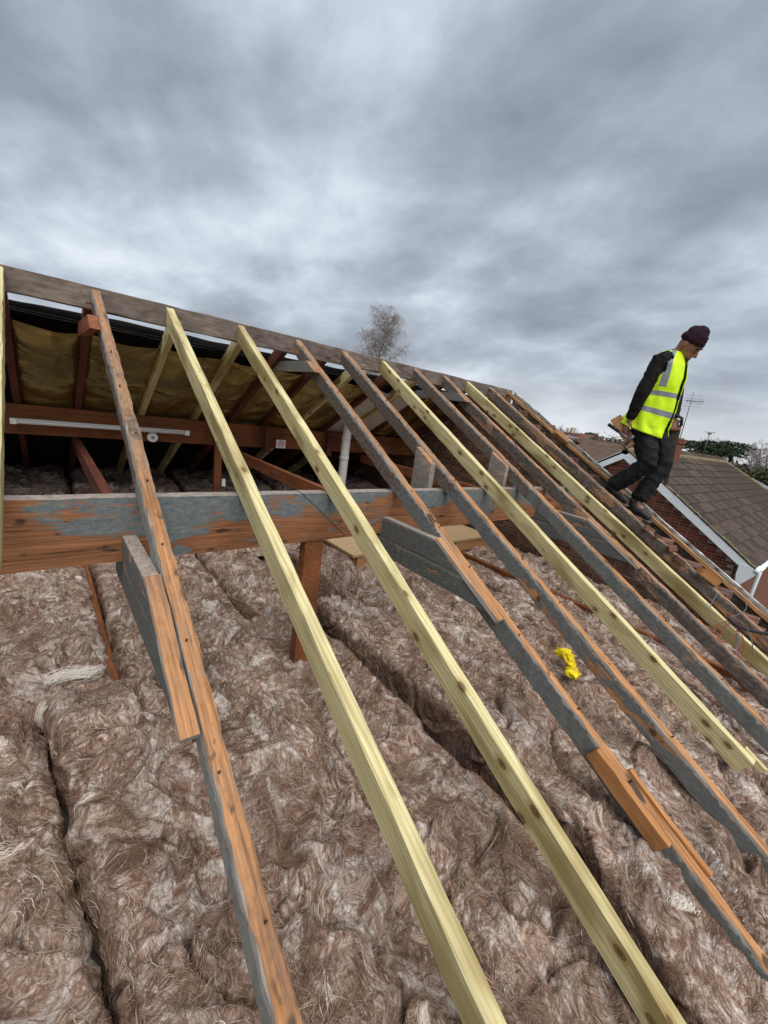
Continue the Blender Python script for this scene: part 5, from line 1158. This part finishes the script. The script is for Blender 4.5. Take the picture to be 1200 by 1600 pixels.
# finer rings
tt = np.linspace(0, 6, 37); PT = [np.array([np.interp(t, range(7), [p[k] for p in pts]) for k in range(3)]) for t in tt]; RD = [(np.interp(t, range(7), [r_[0] for r_ in rds]), np.interp(t, range(7), [r_[1] for r_ in rds])) for t in tt]
NV_ = 56; V = []; UVv = []
for i, p in enumerate(PT):
    t = PT[min(i+1, 36)]-PT[max(i-1, 0)]; t /= np.linalg.norm(t); a = np.array([1., 0, 0]); a -= t*(a@t); a /= np.linalg.norm(a); b_ = np.cross(t, a)
    fr_ = -b_ if b_[1] > 0 else b_      # forward = -Y
    gap = .55-.25*i/36
    for k in range(NV_+1):
        u_ = k/NV_; w_ = gap/2+u_*(2*math.pi-gap)          # starts left of the front opening
        rr_ = 1+.035*math.sin(w_*9+i*.35)*(1-i/36)+.02*math.sin(w_*5+1+i*.2)+.07*(1-i/40)*float(fbm(np.array(w_*2.2+i*.10), np.array(i*.16), 3))
        v = p+fr_*math.cos(w_)*RD[i][1]*rr_+a*math.sin(w_)*RD[i][0]*rr_
        V.append(v); UVv.append((u_, i/36))
F = [(i*(NV_+1)+k, i*(NV_+1)+k+1, (i+1)*(NV_+1)+k+1, (i+1)*(NV_+1)+k) for i in range(36) for k in range(NV_)]
# leave the arm holes open: drop faces around the shoulders
cenR, cenL = sh_r, sh_l
F = [f for f in F if min(np.linalg.norm((V[f[0]]+V[f[2]])/2-sh_r), np.linalg.norm((V[f[0]]+V[f[2]])/2-(sh_r*.75+el_r*.25))) > .088 and min(np.linalg.norm((V[f[0]]+V[f[2]])/2-sh_l), np.linalg.norm((V[f[0]]+V[f[2]])/2-(sh_l*.75+el_l*.25))) > .088]
o = put('hi_vis_vest', V, F, M_HV, wk, smooth=True)
uvl = o.data.uv_layers.new(name='UVMap')
li = np.empty(len(o.data.loops), np.int32); o.data.loops.foreach_get('vertex_index', li); uvl.data.foreach_set('uv', np.array(UVv, np.float32)[li].ravel())
sm = o.modifiers.new('thick', 'SOLIDIFY'); sm.thickness = .006; sm.offset = 1

# tools in his hands
def rod(name, p0, p1, r0, r1, mat, parent, n=10): return MB().tube([p0, p1], r0, n, r1).put(name, mat, parent, True)
def plank(name, p0, p1, w, th, mat, parent, up=np.array([0, 0, 1.])):
    a = (p1-p0); L = np.linalg.norm(a); a /= L; s_ = np.cross(a, up); s_ /= np.linalg.norm(s_); u_ = np.cross(s_, a)
    V = [p0+s_*sx_*w/2+u_*su*th/2 for (sx_, su) in ((-1, -1), (1, -1), (1, 1), (-1, 1))]+[p1+s_*sx_*w/2+u_*su*th/2 for (sx_, su) in ((-1, -1), (1, -1), (1, 1), (-1, 1))]
    return put(name, V, BOXF, mat, parent)
p0, p1 = J(962, 653, 4.37), J(990, 696, 4.37)
o = plank('timber_offcut', p0, p1, .095, .045, M_OFF, None, up=np.array([-.9, -.3, .2])); tag(o, 'short timber offcut gripped in the worker hand', 'timber')
hm = thing('hammer', 'dark handled hammer held with the timber offcut', 'hammer', J(966, 675, 4.30))
q0, q1 = J(951, 663, 4.29), J(984, 687, 4.30); rod('handle', q0, q0+(q1-q0)*.5, .017, .015, M_BLACK, hm); rod('shaft', q0+(q1-q0)*.5, q1, .012, .011, M_METAL, hm)
hdv = np.array([.25, .55, -.8]); hdv /= np.linalg.norm(hdv); rod('head', q1-hdv*.05, q1+hdv*.06, .017, .015, M_METAL, hm)
sw_ = thing('hand_saw', 'long dark hand saw hanging from the worker far hand', 'saw', J(1040, 755, 4.70))
s0, s1 = J(1049, 664, 4.71), J(1039, 756, 4.66); a = s1-s0; fwd_ = np.array([.05, -1., 0.]); 
V = [s0-fwd_*.03, s0+fwd_*.085, s1+fwd_*.022, s1-fwd_*.012]; V = V+[v+np.array([.002, 0, 0]) for v in V]
put('blade', V, [(0, 1, 2, 3), (7, 6, 5, 4), (0, 4, 5, 1), (1, 5, 6, 2), (2, 6, 7, 3), (3, 7, 4, 0)], plain('saw_steel', (88, 80, 76), .45, .5, .15, 20, 0, .6), sw_)
MB().tube([s0-fwd_*.03+np.array([0, 0, -.0]), s0-fwd_*.04+np.array([0, 0, .06]), s0+fwd_*.01+np.array([0, 0, .10]), s0+fwd_*.07+np.array([0, 0, .07]), s0+fwd_*.08], .014, 8).put('handle', M_BLACK, sw_, True)
for o in bpy.data.objects:
    if '_b' in o: del o['_b']
